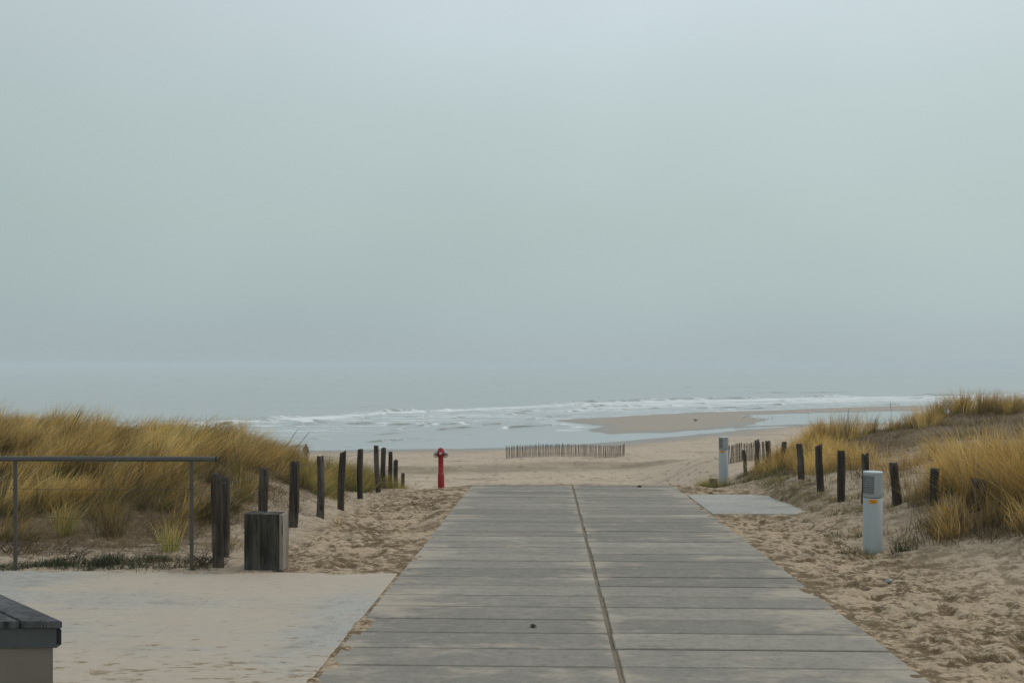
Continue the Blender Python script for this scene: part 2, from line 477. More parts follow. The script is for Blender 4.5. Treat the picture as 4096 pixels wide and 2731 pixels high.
def m_wood(name, c0, c1, c2, gs=1.0):
    m, nt, b, out = new_mat(name); k = NB(nt)
    info = nt.nodes.new('ShaderNodeObjectInfo')
    p0 = k.obj()
    va = nt.nodes.new('ShaderNodeVectorMath'); va.operation = 'ADD'
    nt.links.new(p0, va.inputs[0])
    cmb = nt.nodes.new('ShaderNodeCombineXYZ')
    for i in range(3): nt.links.new(k.math('MULTIPLY', info.outputs['Random'], 31.0 + i), cmb.inputs[i])
    nt.links.new(cmb.outputs[0], va.inputs[1])
    p = va.outputs[0]
    g = k.noise(k.map(p, (26 * gs, 26 * gs, 1.3)), 1.5, 5, 0.65, 0.4)
    w = k.noise(k.map(p, (3, 3, 1.2)), 1.6, 4, 0.6)
    c = k.mix(k.rng(g, 0.3, 0.7), c0, c1)
    c = k.mix(k.math('MULTIPLY', k.rng(w, 0.45, 0.72), 0.75), c, c2)
    crack = k.noise(k.map(p, (34 * gs, 34 * gs, 0.9)), 1.2, 3, 0.7)
    c = k.mix(k.math('MULTIPLY', k.rng(crack, 0.60, 0.66), 0.85), c, (0.006, 0.005, 0.004))
    kn = k.voro(k.map(p, (5, 5, 2.4)), 1.1)
    c = k.mix(k.math('MULTIPLY', k.rng(kn, 0.13, 0.07), 0.9), c, (0.007, 0.006, 0.005))
    nt.links.new(c, b.inputs['Base Color'])
    b.inputs['Roughness'].default_value = 0.85
    b.inputs['Specular IOR Level'].default_value = 0.2
    nt.links.new(k.bump(k.math('ADD', g, crack), 0.6, 0.006), b.inputs['Normal'])
    return m

def m_plain(name, col, rough=0.6, metal=0.0, var=0.15, scale=8.0, dirt=None, spec=0.4):
    m, nt, b, out = new_mat(name); k = NB(nt)
    p = k.obj()
    n = k.noise(p, scale, 5, 0.6)
    c = k.mix(n, tuple(v * (1 - var) for v in col), tuple(min(1, v * (1 + var)) for v in col))
    if dirt:
        d = k.noise(k.map(p, (1, 1, 0.35)), scale * 1.7, 5, 0.7)
        c = k.mix(k.math('MULTIPLY', k.rng(d, 0.55, 0.75), 0.6), c, dirt)
    nt.links.new(c, b.inputs['Base Color'])
    b.inputs['Roughness'].default_value = rough
    b.inputs['Metallic'].default_value = metal
    b.inputs['Specular IOR Level'].default_value = spec
    nt.links.new(k.bump(k.noise(p, scale * 9, 3), 0.12, 0.004), b.inputs['Normal'])
    return m

def m_grass(name='grass_blade'):
    m, nt, b, out = new_mat(name); k = NB(nt)
    col = k.attr('col', 'Color')
    nt.links.new(col, b.inputs['Base Color'])
    b.inputs['Roughness'].default_value = 0.6
    b.inputs['Specular IOR Level'].default_value = 0.25
    tr = nt.nodes.new('ShaderNodeBsdfTranslucent'); nt.links.new(col, tr.inputs['Color'])
    ms = nt.nodes.new('ShaderNodeMixShader'); ms.inputs[0].default_value = 0.28
    nt.links.new(b.outputs[0], ms.inputs[1]); nt.links.new(tr.outputs[0], ms.inputs[2])
    nt.links.new(ms.outputs[0], out.inputs['Surface'])
    return m

def m_water():
    m, nt, b, out = new_mat('sea_water'); k = NB(nt)
    p = k.geo()
    fo = k.attr('foam')
    lace = k.noise(k.map(p, (0.35, 1.0, 1), (0, 0, -0.5)), 1.1, 7, 0.72, 0.6)
    lace2 = k.noise(k.map(p, (0.12, 0.5, 1), (0, 0, -0.5)), 0.5, 5, 0.65)
    fm = k.rng(k.math('ADD', fo, k.math('ADD', k.math('MULTIPLY_ADD', lace, 1.5, -0.75), k.math('MULTIPLY_ADD', lace2, 1.0, -0.5))), 0.36, 0.72)
    tone = k.noise(k.map(p, (0.02, 0.05, 1)), 1.0, 4, 0.55)
    deep = k.mix(tone, (0.31, 0.335, 0.34), (0.375, 0.395, 0.395))
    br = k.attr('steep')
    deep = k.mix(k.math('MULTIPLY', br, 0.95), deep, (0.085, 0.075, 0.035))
    c = k.mix(k.math('MULTIPLY', fm, 0.9), deep, (0.80, 0.82, 0.83))
    nt.links.new(c, b.inputs['Base Color'])
    r = k.math('MULTIPLY_ADD', fm, 0.6, 0.20)
    nt.links.new(r, b.inputs['Roughness'])
    b.inputs['IOR'].default_value = 1.33
    w1 = k.noise(k.map(p, (0.45, 1.0, 1), (0, 0, -0.4)), 1.3, 5, 0.6)
    w2 = k.noise(k.map(p, (0.3, 1.0, 1), (0, 0, -0.5)), 0.22, 4, 0.55)
    calm = k.attr('calm')
    h = k.math('ADD', w1, k.math('MULTIPLY', w2, 3.0))
    h = k.math('MULTIPLY', h, k.math('SUBTRACT', 1.0, k.math('MULTIPLY', calm, 0.93)))
    nt.links.new(k.bump(h, 0.35, 0.22), b.inputs['Normal'])
    return m

M_SAND = m_sand()
M_PATH = m_concrete('path_concrete', (0.212, 0.193, 0.167), (0.325, 0.296, 0.256), False)
M_JOINT = m_plain('packed_joint_sand', (0.21, 0.17, 0.125), 0.95, 0, 0.35, 9, (0.10, 0.08, 0.05), 0.1)
M_PAD = m_concrete('pad_concrete', (0.37, 0.352, 0.325), (0.46, 0.442, 0.41), True)
M_PAD2 = m_concrete('small_pad_concrete', (0.33, 0.325, 0.305), (0.41, 0.40, 0.37), False)
M_POST = m_wood('weathered_post_wood', (0.014, 0.010, 0.007), (0.072, 0.056, 0.041), (0.145, 0.128, 0.110))
M_BOX = m_wood('dark_box_wood', (0.012, 0.012, 0.009), (0.075, 0.068, 0.052), (0.13, 0.13, 0.125), 0.4)
M_BOXSIDE = m_wood('pale_box_wood', (0.16, 0.13, 0.10), (0.27, 0.23, 0.19), (0.30, 0.26, 0.22), 0.6)
M_PALE = m_wood('chestnut_pale', (0.09, 0.058, 0.034), (0.21, 0.145, 0.09), (0.26, 0.195, 0.13), 1.0)
M_STUMP = m_wood('yellow_stump_wood', (0.13, 0.10, 0.045), (0.24, 0.19, 0.10), (0.10, 0.08, 0.04))
M_RED = m_plain('red_paint', (0.30, 0.004, 0.006), 0.42, 0, 0.25, 6, (0.13, 0.012, 0.008), 0.4)
M_METAL = m_plain('cast_aluminium', (0.36, 0.37, 0.37), 0.38, 0.85, 0.2, 20)
M_DARKM = m_plain('dark_iron', (0.06, 0.06, 0.058), 0.5, 0.6, 0.2, 20)
M_BOLL = m_plain('grey_bollard_paint', (0.325, 0.348, 0.352), 0.5, 0, 0.06, 3, (0.26, 0.275, 0.26))
M_BOLLTOP = m_plain('pale_bollard_cap', (0.50, 0.56, 0.58), 0.45, 0, 0.06, 3)
M_SLOT = m_plain('dark_louvre_slot', (0.05, 0.06, 0.065), 0.7, 0, 0.2, 12)
M_LENS = m_plain('grey_louvre_glass', (0.17, 0.18, 0.185), 0.4, 0, 0.1, 12)
M_ORANGE = m_plain('orange_sticker', (0.72, 0.30, 0.012), 0.6, 0, 0.1, 30)
M_INK = m_plain('brown_print', (0.36, 0.12, 0.006), 0.7, 0, 0.1, 30)
M_WHITE = m_plain('white_sticker', (0.66, 0.67, 0.66), 0.6, 0, 0.08, 30)
M_PRINT = m_plain('grey_print', (0.36, 0.37, 0.38), 0.7, 0, 0.08, 30)
M_RAIL = m_plain('rail_tube_metal', (0.078, 0.078, 0.070), 0.55, 0.1, 0.25, 10, (0.07, 0.065, 0.06))
M_RAILPOST = m_plain('rail_post_metal', (0.085, 0.072, 0.058), 0.6, 0.05, 0.15, 10, (0.07, 0.055, 0.04))
M_WIRE = m_plain('thin_wire', (0.10, 0.085, 0.07), 0.5, 0.4, 0.2, 10)
M_LIDWOOD = m_wood('dark_lid_planks', (0.045, 0.045, 0.047), (0.10, 0.10, 0.105), (0.15, 0.15, 0.155), 0.6)
M_LIDEDGE = m_plain('dark_lid_edge', (0.018, 0.017, 0.016), 0.6, 0, 0.3, 15)
M_FASCIA = m_plain('grey_fascia', (0.060, 0.068, 0.070), 0.6, 0, 0.25, 12)
M_KIOSK = m_plain('taupe_render', (0.17, 0.146, 0.118), 0.85, 0, 0.10, 7, (0.13, 0.108, 0.082))
M_GRASS = m_grass()
M_COAT = m_plain('brown_coat', (0.085, 0.066, 0.048), 0.85, 0, 0.2, 9)
M_HAIR = m_plain('grey_brown_hair', (0.10, 0.085, 0.075), 0.8, 0, 0.2, 30)
M_SKIN = m_plain('skin', (0.36, 0.22, 0.16), 0.6, 0, 0.08, 20)
M_TROUSER = m_plain('dark_trousers', (0.03, 0.03, 0.035), 0.9, 0, 0.2, 9)
M_GULL = m_plain('white_feathers', (0.82, 0.82, 0.81), 0.8, 0, 0.05, 20)
M_GULLG = m_plain('grey_feathers', (0.38, 0.40, 0.42), 0.8, 0, 0.08, 20)
M_BLACK = m_plain('black_feathers', (0.02, 0.02, 0.02), 0.8, 0, 0.2, 20)
M_BEAK = m_plain('yellow_beak', (0.6, 0.35, 0.04), 0.5, 0, 0.1, 20)
M_LEAF = m_plain('dead_leaf', (0.035, 0.025, 0.012), 0.8, 0, 0.3, 60)
M_STONE = m_plain('dark_pebble', (0.05, 0.045, 0.04), 0.8, 0, 0.3, 60)
M_WATER = m_water()
M_TWIG = m_plain('dark_twig', (0.035, 0.024, 0.014), 0.85, 0, 0.3, 30)

# ------------------------------------------------------------------ sand ground
def build_ground():
    ys = list(np.linspace(-14, 3.0, 30)[:-1])
    y = 3.0
    while y < 300:
        ys.append(y)
        if y < 24: y += 0.0028 * y
        elif y < 60: y *= 1.008
        elif y < 100: y += 0.18
        elif y < 215: y += 0.35
        else: y += 1.5
    while y < 1200: ys.append(y); y *= 1.08
    ys = np.array(ys)
    core = np.linspace(-1, 1, 681)
    o = np.array([1.06, 1.14, 1.25, 1.4, 1.6, 1.9, 2.3, 2.9, 3.8])
    us = np.concatenate([-o[::-1], core, o])
    W = 0.60 * np.maximum(ys, 0) + 1.6 + np.where(ys < 3, 3 - np.minimum(ys, 3), 0) * 0.2
    X = us[None, :] * W[:, None]; Y = np.repeat(ys[:, None], len(us), 1)
    shp = X.shape
    xf, yf = X.ravel(), Y.ravel()
    z = ground_z(xf, yf)
    nr, nc = shp
    idx = np.arange(nr * nc).reshape(nr, nc)
    F = np.stack([idx[:-1, :-1], idx[:-1, 1:], idx[1:, 1:], idx[1:, :-1]], -1).reshape(-1, 4)
    bz = z - SEA
    wet = np.where(yf > 60, 1 - sstep(0.10, 0.34, bz + 0.05 * fbm(xf * .1, yf * .1, 3)), 0)
    wet = np.clip(wet, 0, 1)
    sb = poly_sd(xf, yf, BAR)
    wet = np.where((yf > 125) & (sb > -3), np.minimum(wet, 0.50 + 0.5 * (1 - sstep(0.03, 0.12, bz))), wet)
    beach = sstep(30, 60, yf) * (1 - 0.9 * wet)
    beach = np.where((sb > -2) & (yf > 125), beach * 0.25, beach)
    lit = litter_field(xf, yf)
    ch = churn_amt(xf, yf) * (1 - sstep(18, 24, yf)) * (1 - 0.6 * lit)
    shell = ((yf < 11) & (xf < -2.5)).astype(float) + 0.8 * ((yf < 12) & (xf > 3)) + 0.3 * ((yf < 17) & (yf > 3))
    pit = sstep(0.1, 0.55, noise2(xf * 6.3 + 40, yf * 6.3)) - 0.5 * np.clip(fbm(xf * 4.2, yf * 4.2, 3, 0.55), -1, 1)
    berm_y = 84.0 + 1.5 * np.sin(xf * 0.16) - 0.35 * (xf - 4) * sstep(2, 14, xf)
    ridge = np.exp(-((yf - berm_y + 2.2) / 2.3) ** 2) * sstep(-26, -16, xf) * (0.85 + 0.4 * fbm(xf * 0.35, yf * 0.8, 3)) * (1 - 0.7 * sstep(14, 26, xf))
    # sand trodden darker on the near beach
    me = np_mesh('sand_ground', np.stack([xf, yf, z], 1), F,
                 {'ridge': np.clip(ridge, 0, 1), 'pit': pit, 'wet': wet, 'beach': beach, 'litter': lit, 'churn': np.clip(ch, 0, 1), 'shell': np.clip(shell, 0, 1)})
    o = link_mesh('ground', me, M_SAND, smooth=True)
    tag(o, kind='structure')
    return o

L_DENSE = [(-14, 10.7), (-5.9, 11.1), (-5.0, 11.6), (-4.4, 12.4), (-4.2, 14.0), (-3.5, 14.3), (-3.15, 14.9), (-3.4, 16.2), (-3.8, 18.0), (-14, 19.5)]
R_FRONT = [(4.35, 10.4), (4.6, 9.75), (5.1, 9.4), (5.6, 8.9), (9, 8.6), (10.5, 14.0), (6.9, 14.2), (5.6, 13.2), (4.75, 12.0)]
R_HILL = [(4.9, 21.5), (4.75, 18.6), (4.9, 16.8), (5.5, 16.3), (6.2, 16.8), (7.2, 16.6), (8.4, 15.4), (8.6, 13.6), (14, 13), (14, 23), (5.2, 22.6)]
def litter_field(x, y):
    sdL = poly_sd(x, y, L_DENSE); sdR = poly_sd(x, y, R_FRONT); sdH = poly_sd(x, y, R_HILL)
    l = sstep(-1.6, 0.3, sdL) * 0.95
    l = np.maximum(l, sstep(-0.3, 0.35, sdR)); l = np.maximum(l, sstep(-0.5, 0.3, sdH) * 0.85)
    l = np.maximum(l, 0.50 * sstep(-2.2, -0.5, sdH) * (x > 4.9) * (y > 12.5))
    # dry foot of the left dune, half covered
    l = np.maximum(l, (0.42 + 0.45 * sstep(9.7, 10.7, y) * (1 - sstep(-4.0, -2.9, x))) * sstep(9.1, 9.5, y) * (x < -2.75) * (1 - sstep(-3.2, -2.6, x)) * (1 - sstep(20, 26, y)))
    # weeds along the right posts
    t = path_t(x, y)
    l = np.maximum(l, 0.55 * np.exp(-((x - 4.3) / 0.55) ** 2) * sstep(9.6, 12.5, y) * (1 - sstep(16.5, 22, y)))
    l = np.maximum(l, 0.6 * np.exp(-((x + 2.85) / 0.38) ** 2) * sstep(12.5, 14, y) * (1 - sstep(23, 28, y)))
    l = l * (1 - sstep(24, 34, y))
    return np.clip(l, 0, 1)
build_ground()

# ------------------------------------------------------------------ slabs
def slab_mesh(rects, thick=0.14, bev=0.006, edge_fn=None, near_fn=None):
    """rects: (s0,s1,t0,t1,tone,dz). Each slab is a bevelled block with fine subdivisions across."""
    V, F, T, E, N = [], [], [], [], []
    for (s0, s1, t0, t1, tone, dz) in rects:
        ns = max(3, int((s1 - s0) / 0.12)); ntt = max(4, int((t1 - t0) / 0.12))
        ss = np.concatenate([[s0], np.linspace(s0 + bev, s1 - bev, ns), [s1]])
        tt = np.concatenate([[t0], np.linspace(t0 + bev, t1 - bev, ntt), [t1]])
        S, Tt = np.meshgrid(ss, tt, indexing='ij')
        X, Y = path_xy(S, Tt)
        Z = plane_z(Y) + dz
        rim = np.zeros(S.shape, bool); rim[0] = rim[-1] = True; rim[:, 0] = rim[:, -1] = True
        Z = Z - rim * bev
        n0 = len(V) and sum(len(v) for v in V)
        nr, nc = S.shape
        idx = np.arange(nr * nc).reshape(nr, nc) + (n0 or 0)
        V.append(np.stack([X.ravel(), Y.ravel(), Z.ravel()], 1))
        F.append(np.stack([idx[:-1, :-1], idx[1:, :-1], idx[1:, 1:], idx[:-1, 1:]], -1).reshape(-1, 4)[:, ::-1])
        T.append(np.full(nr * nc, tone))
        E.append(edge_fn(S, Tt).ravel() if edge_fn else np.zeros(nr * nc))
        N.append(near_fn(S, Tt).ravel() if near_fn else np.zeros(nr * nc))
        # skirt
        ring = np.concatenate([idx[0, :], idx[1:, -1], idx[-1, -2::-1], idx[-2:0:-1, 0]])
        base = (n0 or 0) + nr * nc
        vv = V[-1][ring - (n0 or 0)].copy(); vv[:, 2] -= thick
        V.append(vv); T.append(np.full(len(ring), tone)); E.append(np.zeros(len(ring))); N.append(np.zeros(len(ring)))
        m = len(ring); j = np.arange(m)
        F.append(np.stack([ring, ring[(j + 1) % m], base + (j + 1) % m, base + j], -1)[:, ::-1])
    V = np.concatenate(V); F = np.concatenate(F)
    return np_mesh('slabs', V, F, {'tone': np.concatenate(T), 'edge': np.concatenate(E), 'near': np.concatenate(N)})

rects = []
for side in (0, 1):
    s = 5.94 - 0.4075 * 24 + (0.0 if side == 0 else 0.012)
    while s < 17.2:
        w = 0.4075
        g = random.choice((0.014, 0.018, 0.022, 0.026))
        t0, t1 = (-1.745, -0.022) if side == 0 else (0.022, 1.745)
        s1 = min(s + w, 17.27)
        t1 += 0.006 * (side == 0); t0 -= 0.006 * (side == 1)
        rects.append((s + g / 2, s1 - g / 2, t0 + random.uniform(-.006, .006), t1, random.random(), random.uniform(-.003, .003)))
        s += w
me = slab_mesh(rects, edge_fn=lambda S, T: np.maximum(sstep(1.15, 1.75, np.abs(T)), 0.9 * (1 - sstep(0.0, 0.10, np.abs(T)))))
path = link_mesh('path', me, M_PATH)
tag(path, kind='structure')
# sand that has filled the centre joint
def joint_strip(name, t0, t1, s0, s1, depth, mat):
    S = np.arange(s0, s1, 0.02); n = len(S)
    cols = []
    for t in np.linspace(t0, t1, 4):
        x, y = path_xy(S, t)
        cols.append(np.stack([x, y, plane_z(y) - depth + 0.006 * fbm(S * 6 + t * 60, S * 0.5, 3)], 1))
    V = np.stack(cols, 1).reshape(-1, 3); idx = np.arange(n * 4).reshape(n, 4)
    F = np.stack([idx[:-1, :-1], idx[:-1, 1:], idx[1:, 1:], idx[1:, :-1]], -1).reshape(-1, 4)
    me = np_mesh(name, V, F, {'churn': np.full(n * 4, 0.8)})
    return link_mesh(name, me, mat, smooth=True)
tag(joint_strip('joint_sand', -0.022, 0.022, -3.5, 17.25, 0.014, M_JOINT), kind='structure')
tag(joint_strip('pad_joint_sand', -1.775, -1.742, -3.5, 8.9, 0.012, M_JOINT), kind='structure')

rects = []
tb = [-1.775, -3.08, -4.39, -5.70, -7.01, -8.32, -9.63, -10.94, -12.25, -13.56]
for i in range(len(tb) - 1):
    s1 = 8.92
    for s0 in (5.0, 1.08, -2.84):
        rects.append((s0 + .005, s1 - .005, tb[i + 1] + .003, tb[i] - .003, 0.5 + random.uniform(-.08, .08), random.uniform(-.001, .001)))
        s1 = s0
def pad_edge(S, T):
    # where the drift lies thickest: along the far edge and the middle of the pad
    a = sstep(7.7, 8.6, S) * sstep(-5.2, -3.8, T)
    b = np.exp(-((T + 2.6) / 1.1) ** 2) * 0.55 * sstep(5.5, 7.2, S)
    c = 1 - sstep(5.6, 6.6, S)
    return np.clip(np.maximum(np.maximum(a, b), c) - 0.55 * (1 - sstep(0.0, 0.45, np.abs(T + 1.95))) - 0.5 * sstep(-4.2, -5.2, T) * 1.0, -0.6, 1)
me = slab_mesh(rects, edge_fn=pad_edge, near_fn=lambda S, T: 1 - sstep(5.6, 6.8, S))
tag(link_mesh('pavement', me, M_PAD), kind='structure')
me = slab_mesh([(13.38, 14.60, 1.775, 3.5, 0.6, 0.0), (14.61, 15.83, 1.775, 3.5, 0.8, 0.0)], edge_fn=lambda S, T: 0.2 + 0.5 * sstep(2.4, 3.3, T))
tag(link_mesh('small_pavement', me, M_PAD2), kind='structure')

# ------------------------------------------------------------------ sea
def build_sea():
    ys = []
    y = 96.0
    while y < 340:
        ys.append(y); y += 0.30 + (y - 96) * 0.0022
    while y < 16000:
        ys.append(y); y *= 1.015
    ys = np.array(ys)
    us = np.concatenate([[-9, -4, -2.2, -1.6, -1.3, -1.15, -1.06], np.linspace(-1, 1, 641), [1.06, 1.15, 1.3, 1.6, 2.2, 4, 9]])
    W = 0.57 * ys + 2
    X = (us[None, :] * W[:, None]); Y = np.repeat(ys[:, None], len(us), 1)
    nr, nc = X.shape
    x, y = X.ravel(), Y.ravel()
    # v runs out to sea, square to the waterline; u along it
    a = math.atan2(1.0, 1.35) * 0.92
    # breaker line as a curve: y_b(x)
    bx = np.array([-400, -120, -46, -7, 36, 90, 156, 260, 600]); by = np.array([40, 118, 166, 213, 254, 284, 306, 350, 470])
    yb = np.interp(x, bx, by)
    d = (y - yb) * 0.72 + 4.5 * fbm(x * 0.02, y * 0.02, 2)       # distance seaward of the breakers
    u = x * 0.83 + y * 0.56
    sh = poly_sd(x, y, SHORE); sb = poly_sd(x, y, BAR); sp = poly_sd(x, y, POOL)
    dl = np.minimum(-sh, -sb)                                     # distance from land
    h = np.zeros_like(x); foam = np.zeros_like(x); steep = np.zeros_like(x)
    def train(off, amp, wid, sc, thr, seed, fo, fw, lo=-9e9, hi=9e9):
        nonlocal h, foam, steep
        wob = 2.6 * noise2(u * 0.035 + seed, d * 0.0 + seed * 3.1)
        q = d - off + wob
        e = sstep(thr, thr + 0.35, noise2(u * sc + seed * 7.7, np.full_like(u, seed * 1.3)))
        e = e * (dl > 4)
        prof = np.where(q < 0, np.exp(-(q / (wid * 0.45)) ** 2), np.exp(-(q / wid) ** 2))
        h = h + amp * e * prof * (0.8 + 0.5 * noise2(u * 0.25, d * 0.3 + seed))
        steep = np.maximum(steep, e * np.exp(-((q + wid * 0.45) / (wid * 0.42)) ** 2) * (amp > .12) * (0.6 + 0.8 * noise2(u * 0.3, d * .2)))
        brk = sstep(-0.25, 0.25, noise2(u * sc * 1.9 + seed * 3.3, d * 0.05))
        foam = np.maximum(foam, fo * e * brk * np.exp(-((q + wid * 0.15) / (fw * 0.5)) ** 2))
        foam = np.maximum(foam, fo * 0.8 * e * np.where(q < 0, np.exp(-(q / (fw * 1.6)) ** 2), 0) * brk)
    train(2, 0.62, 2.2, 0.045, -0.12, 1.0, 1.0, 5)
    for i, o_ in enumerate((-6, -12, -17, -22, -27, -33, -38, -43, -48, -53, -58, -63, -68, -73)):
        f_ = i / 13.0
        train(o_, 0.44 - 0.24 * f_, 1.2 - 0.5 * f_, (0.075, 0.11, 0.09)[i % 3], 0.06 + 0.10 * (i % 2), 2.0 + i * 1.37, 1.0 - 0.25 * f_, 3.0 - 1.2 * f_)
    train(30, 0.30, 3.5, 0.02, 0.25, 9.0, 0.0, 2)
    train(85, 0.35, 5.0, 0.012, 0.25, 10.0, 0.0, 2)
    foam = foam * (0.62 + 0.5 * fbm(x * 0.5, y * 0.35, 3))
    # broad white water behind the breaker line
    foam = np.maximum(foam, 0.68 * np.exp(-((d + 4) / 8.0) ** 2))
    foam = np.maximum(foam, 0.60 * sstep(-48, -20, d) * (1 - sstep(-2, 6, d)) * sstep(10, 60, x + 35))
    foam = np.maximum(foam, 0.44 * sstep(-66, -30, d) * (1 - sstep(-2, 6, d)))
    # swash line along the land
    foam = np.maximum(foam, 0.50 * (1 - sstep(0.5, 3.5, -sb)) * (sb < 0.5) * (y > 158))
    foam = np.maximum(foam, 0.52 * np.exp(-((-sb - 3) / 2.5) ** 2) * (x < 20) * (y > 139) * (y < 163))
    calm = np.clip(np.maximum(1 - sstep(6, 34, -sh), (sp > -8) * 1.0), 0, 1) * 0.8
    calm = np.maximum(calm, (sp > -8) * 1.0)
    foam = np.where((sp > -6) & (x > 30), 0, foam)
    h = h + 0.05 * fbm(x * 0.18, y * 0.3, 3) * (1 - calm) * sstep(3, 12, dl)
    swell = 0.12 * np.sin(d * 0.42 + 2.2 * noise2(u * .02, d * .01)) * sstep(5, 60, d)
    h = h + swell
    idx = np.arange(nr * nc).reshape(nr, nc)
    F = np.stack([idx[:-1, :-1], idx[:-1, 1:], idx[1:, 1:], idx[1:, :-1]], -1).reshape(-1, 4)
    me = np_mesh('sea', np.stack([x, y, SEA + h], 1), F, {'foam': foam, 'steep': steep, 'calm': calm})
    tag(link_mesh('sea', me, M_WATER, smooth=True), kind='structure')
build_sea()

# ------------------------------------------------------------------ grass
STRAW = np.array([[0.84, 0.51, 0.13], [0.74, 0.42, 0.09], [0.90, 0.65, 0.31], [0.58, 0.36, 0.08], [0.86, 0.58, 0.22]])
GREEN = np.array([[0.22, 0.23, 0.06], [0.16, 0.18, 0.06], [0.30, 0.27, 0.08]])
BROWN = np.array([[0.16, 0.105, 0.045], [0.22, 0.15, 0.07], [0.12, 0.08, 0.035], [0.26, 0.19, 0.10]])
DKGREEN = np.array([[0.030, 0.045, 0.015], [0.05, 0.065, 0.02], [0.045, 0.045, 0.02]])
def blades(roots, H, lean, curl, width, col0, col1, seg=5, K=None, spread=0.35, droop=0.0):
    """ribbon blades. roots (n,3); H (n); lean (n,2) horizontal reach as fraction of H at the tip; col (n,3)"""
    n = len(roots)
    u = np.linspace(0, 1, seg + 1)[None, :, None]
    L = lean + rng.normal(0, spread, (n, 2)) * 1.0
    Hh = H[:, None, None]
    reach = (u * 0.25 + 0.75 * u ** curl)
    mag = np.linalg.norm(L, axis=1)[:, None, None]
    vert = u * (1 - 0.18 * np.minimum(mag, 1.6) * u) - droop * u ** 3
    P3 = np.concatenate([L[:, None, :] * reach * Hh, vert * Hh], -1) + roots[:, None, :]
    yaw = rng.uniform(0, np.pi, n)
    side = np.stack([np.cos(yaw), np.sin(yaw) * 0.6, np.zeros(n)], 1)[:, None, :]
    w = (width[:, None, None] * 0.5) * (1 - u ** 1.8 * 0.92)
    A = P3 - side * w; B = P3 + side * w
    V = np.stack([A, B], 2).reshape(-1, 3)
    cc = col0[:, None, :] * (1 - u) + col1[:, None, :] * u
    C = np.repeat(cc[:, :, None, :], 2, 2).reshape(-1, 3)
    base = (np.arange(n) * (seg + 1) * 2)[:, None]
    k = (np.arange(seg) * 2)[None, :]
    F = np.stack([base + k, base + k + 1, base + k + 3, base + k + 2], -1).reshape(-1, 4)
    return V, F, C
def merge(parts):
    V, F, C = [], [], []; o = 0
    for v, f, c in parts:
        V.append(v); F.append(f + o); C.append(c); o += len(v)
    return np.concatenate(V), np.concatenate(F), np.concatenate(C)
def pick(pal, n, jit=0.14):
    return pal[rng.integers(0, len(pal), n)] * rng.normal(1, jit, (n, 1)).clip(0.5, 1.6)
def clumps(cx, cy, per, sig, hfun, leanfun, wid, pal_tip, pal_base, spread=0.2, curl=2.0, droop=0.0, sink=0.03, seg=5):
    n = len(cx)
    cnt = rng.poisson(per, n) if np.isscalar(per) else rng.poisson(per)
    ci = np.repeat(np.arange(n), cnt)
    m = len(ci)
    x = cx[ci] + rng.normal(0, sig, m); y = cy[ci] + rng.normal(0, sig, m)
    z = ground_z(x, y, False) - sink
    ch = rng.uniform(0.68, 1.22, n)[ci]
    H = hfun(x, y) * ch * rng.uniform(0.55, 1.1, m)
    lean = leanfun(x, y) + (np.stack([x - cx[ci], y - cy[ci]], 1) / max(sig, 1e-3)) * 0.10 + rng.normal(0, 0.20, (n, 2))[ci]
    ct = rng.normal(1, 0.32, n).clip(.5, 1.5)[ci][:, None]
    c1 = pick(pal_tip, m) * ct
    c0 = pick(pal_base, m) * ct
    return blades(np.stack([x, y, z], 1), H, lean, curl, np.full(m, wid) * rng.uniform(.7, 1.3, m), c0, c1, seg=seg, spread=spread, droop=droop)
def sample_poly(poly, dens, falloff=None):
    p = np.array(poly); x0, y0 = p.min(0); x1, y1 = p.max(0)
    n = int((x1 - x0) * (y1 - y0) * dens)
    x = rng.uniform(x0, x1, n); y = rng.uniform(y0, y1, n)
    k = poly_sd(x, y, poly) > 0
    return x[k], y[k]
def grass_obj(name, parts, label, cat, group=None, stuff=True, parent=None):
    V, F, C = merge(parts)
    me = np_mesh(name, V, F, {'col': np.clip(C, 0.004, 1)})
    o = link_mesh(name, me, M_GRASS, parent, smooth=True)
    tag(o, label, cat, group, 'stuff' if stuff else None)
    return o
def wind_left(x, y):
    w = 0.62 + 0.30 * noise2(x * 0.9, y * 0.9)
    return np.stack([w, 0.08 * noise2(x * 1.1 + 9, y * 1.1)], 1)
def wind_right(x, y):
    w = -0.10 + 0.30 * noise2(x * 1.2 + 5, y * 1.2)
    return np.stack([w, 0.15 * noise2(x * 1.1 + 19, y * 1.1)], 1)

# left dune: the thick, windblown stand
x, y = sample_poly(L_DENSE, 19)
k = (fbm(x * 1.1 + 3, y * 1.1, 3) > -0.36) & (x > -12)
x, y = x[k], y[k]
kg = fbm(x * 0.8 + 51, y * 0.8, 2) > -0.35
x, y = x[kg], y[kg]
hl = lambda X, Y: (0.475 + 0.12 * noise2(X * 1.1, Y * .8)) * (1 - 0.15 * sstep(-4.6, -4.0, X) - 0.60 * sstep(-3.95, -3.6, X))
A = clumps(x, y, 64, 0.075, hl, wind_left, 0.0075, np.concatenate([STRAW, STRAW, GREEN[2:], BROWN[1:2], BROWN[3:]]), np.concatenate([GREEN * .4, BROWN * .35, BROWN * .4]), 0.24, 1.9)  # base tones: dead roots, darkened further to paint shade inside the clumps
xs, ys_ = sample_poly(L_DENSE, 14)
B = clumps(xs, ys_, 26, 0.12, lambda X, Y: np.full(X.shape, 0.30), wind_left, 0.007, BROWN * .7, BROWN * .4, 0.4, 1.4)
xc, yc = sample_poly(L_DENSE, 2.6); kk = (xc > -12) & (xc < -4.1); xc, yc = xc[kk], yc[kk]
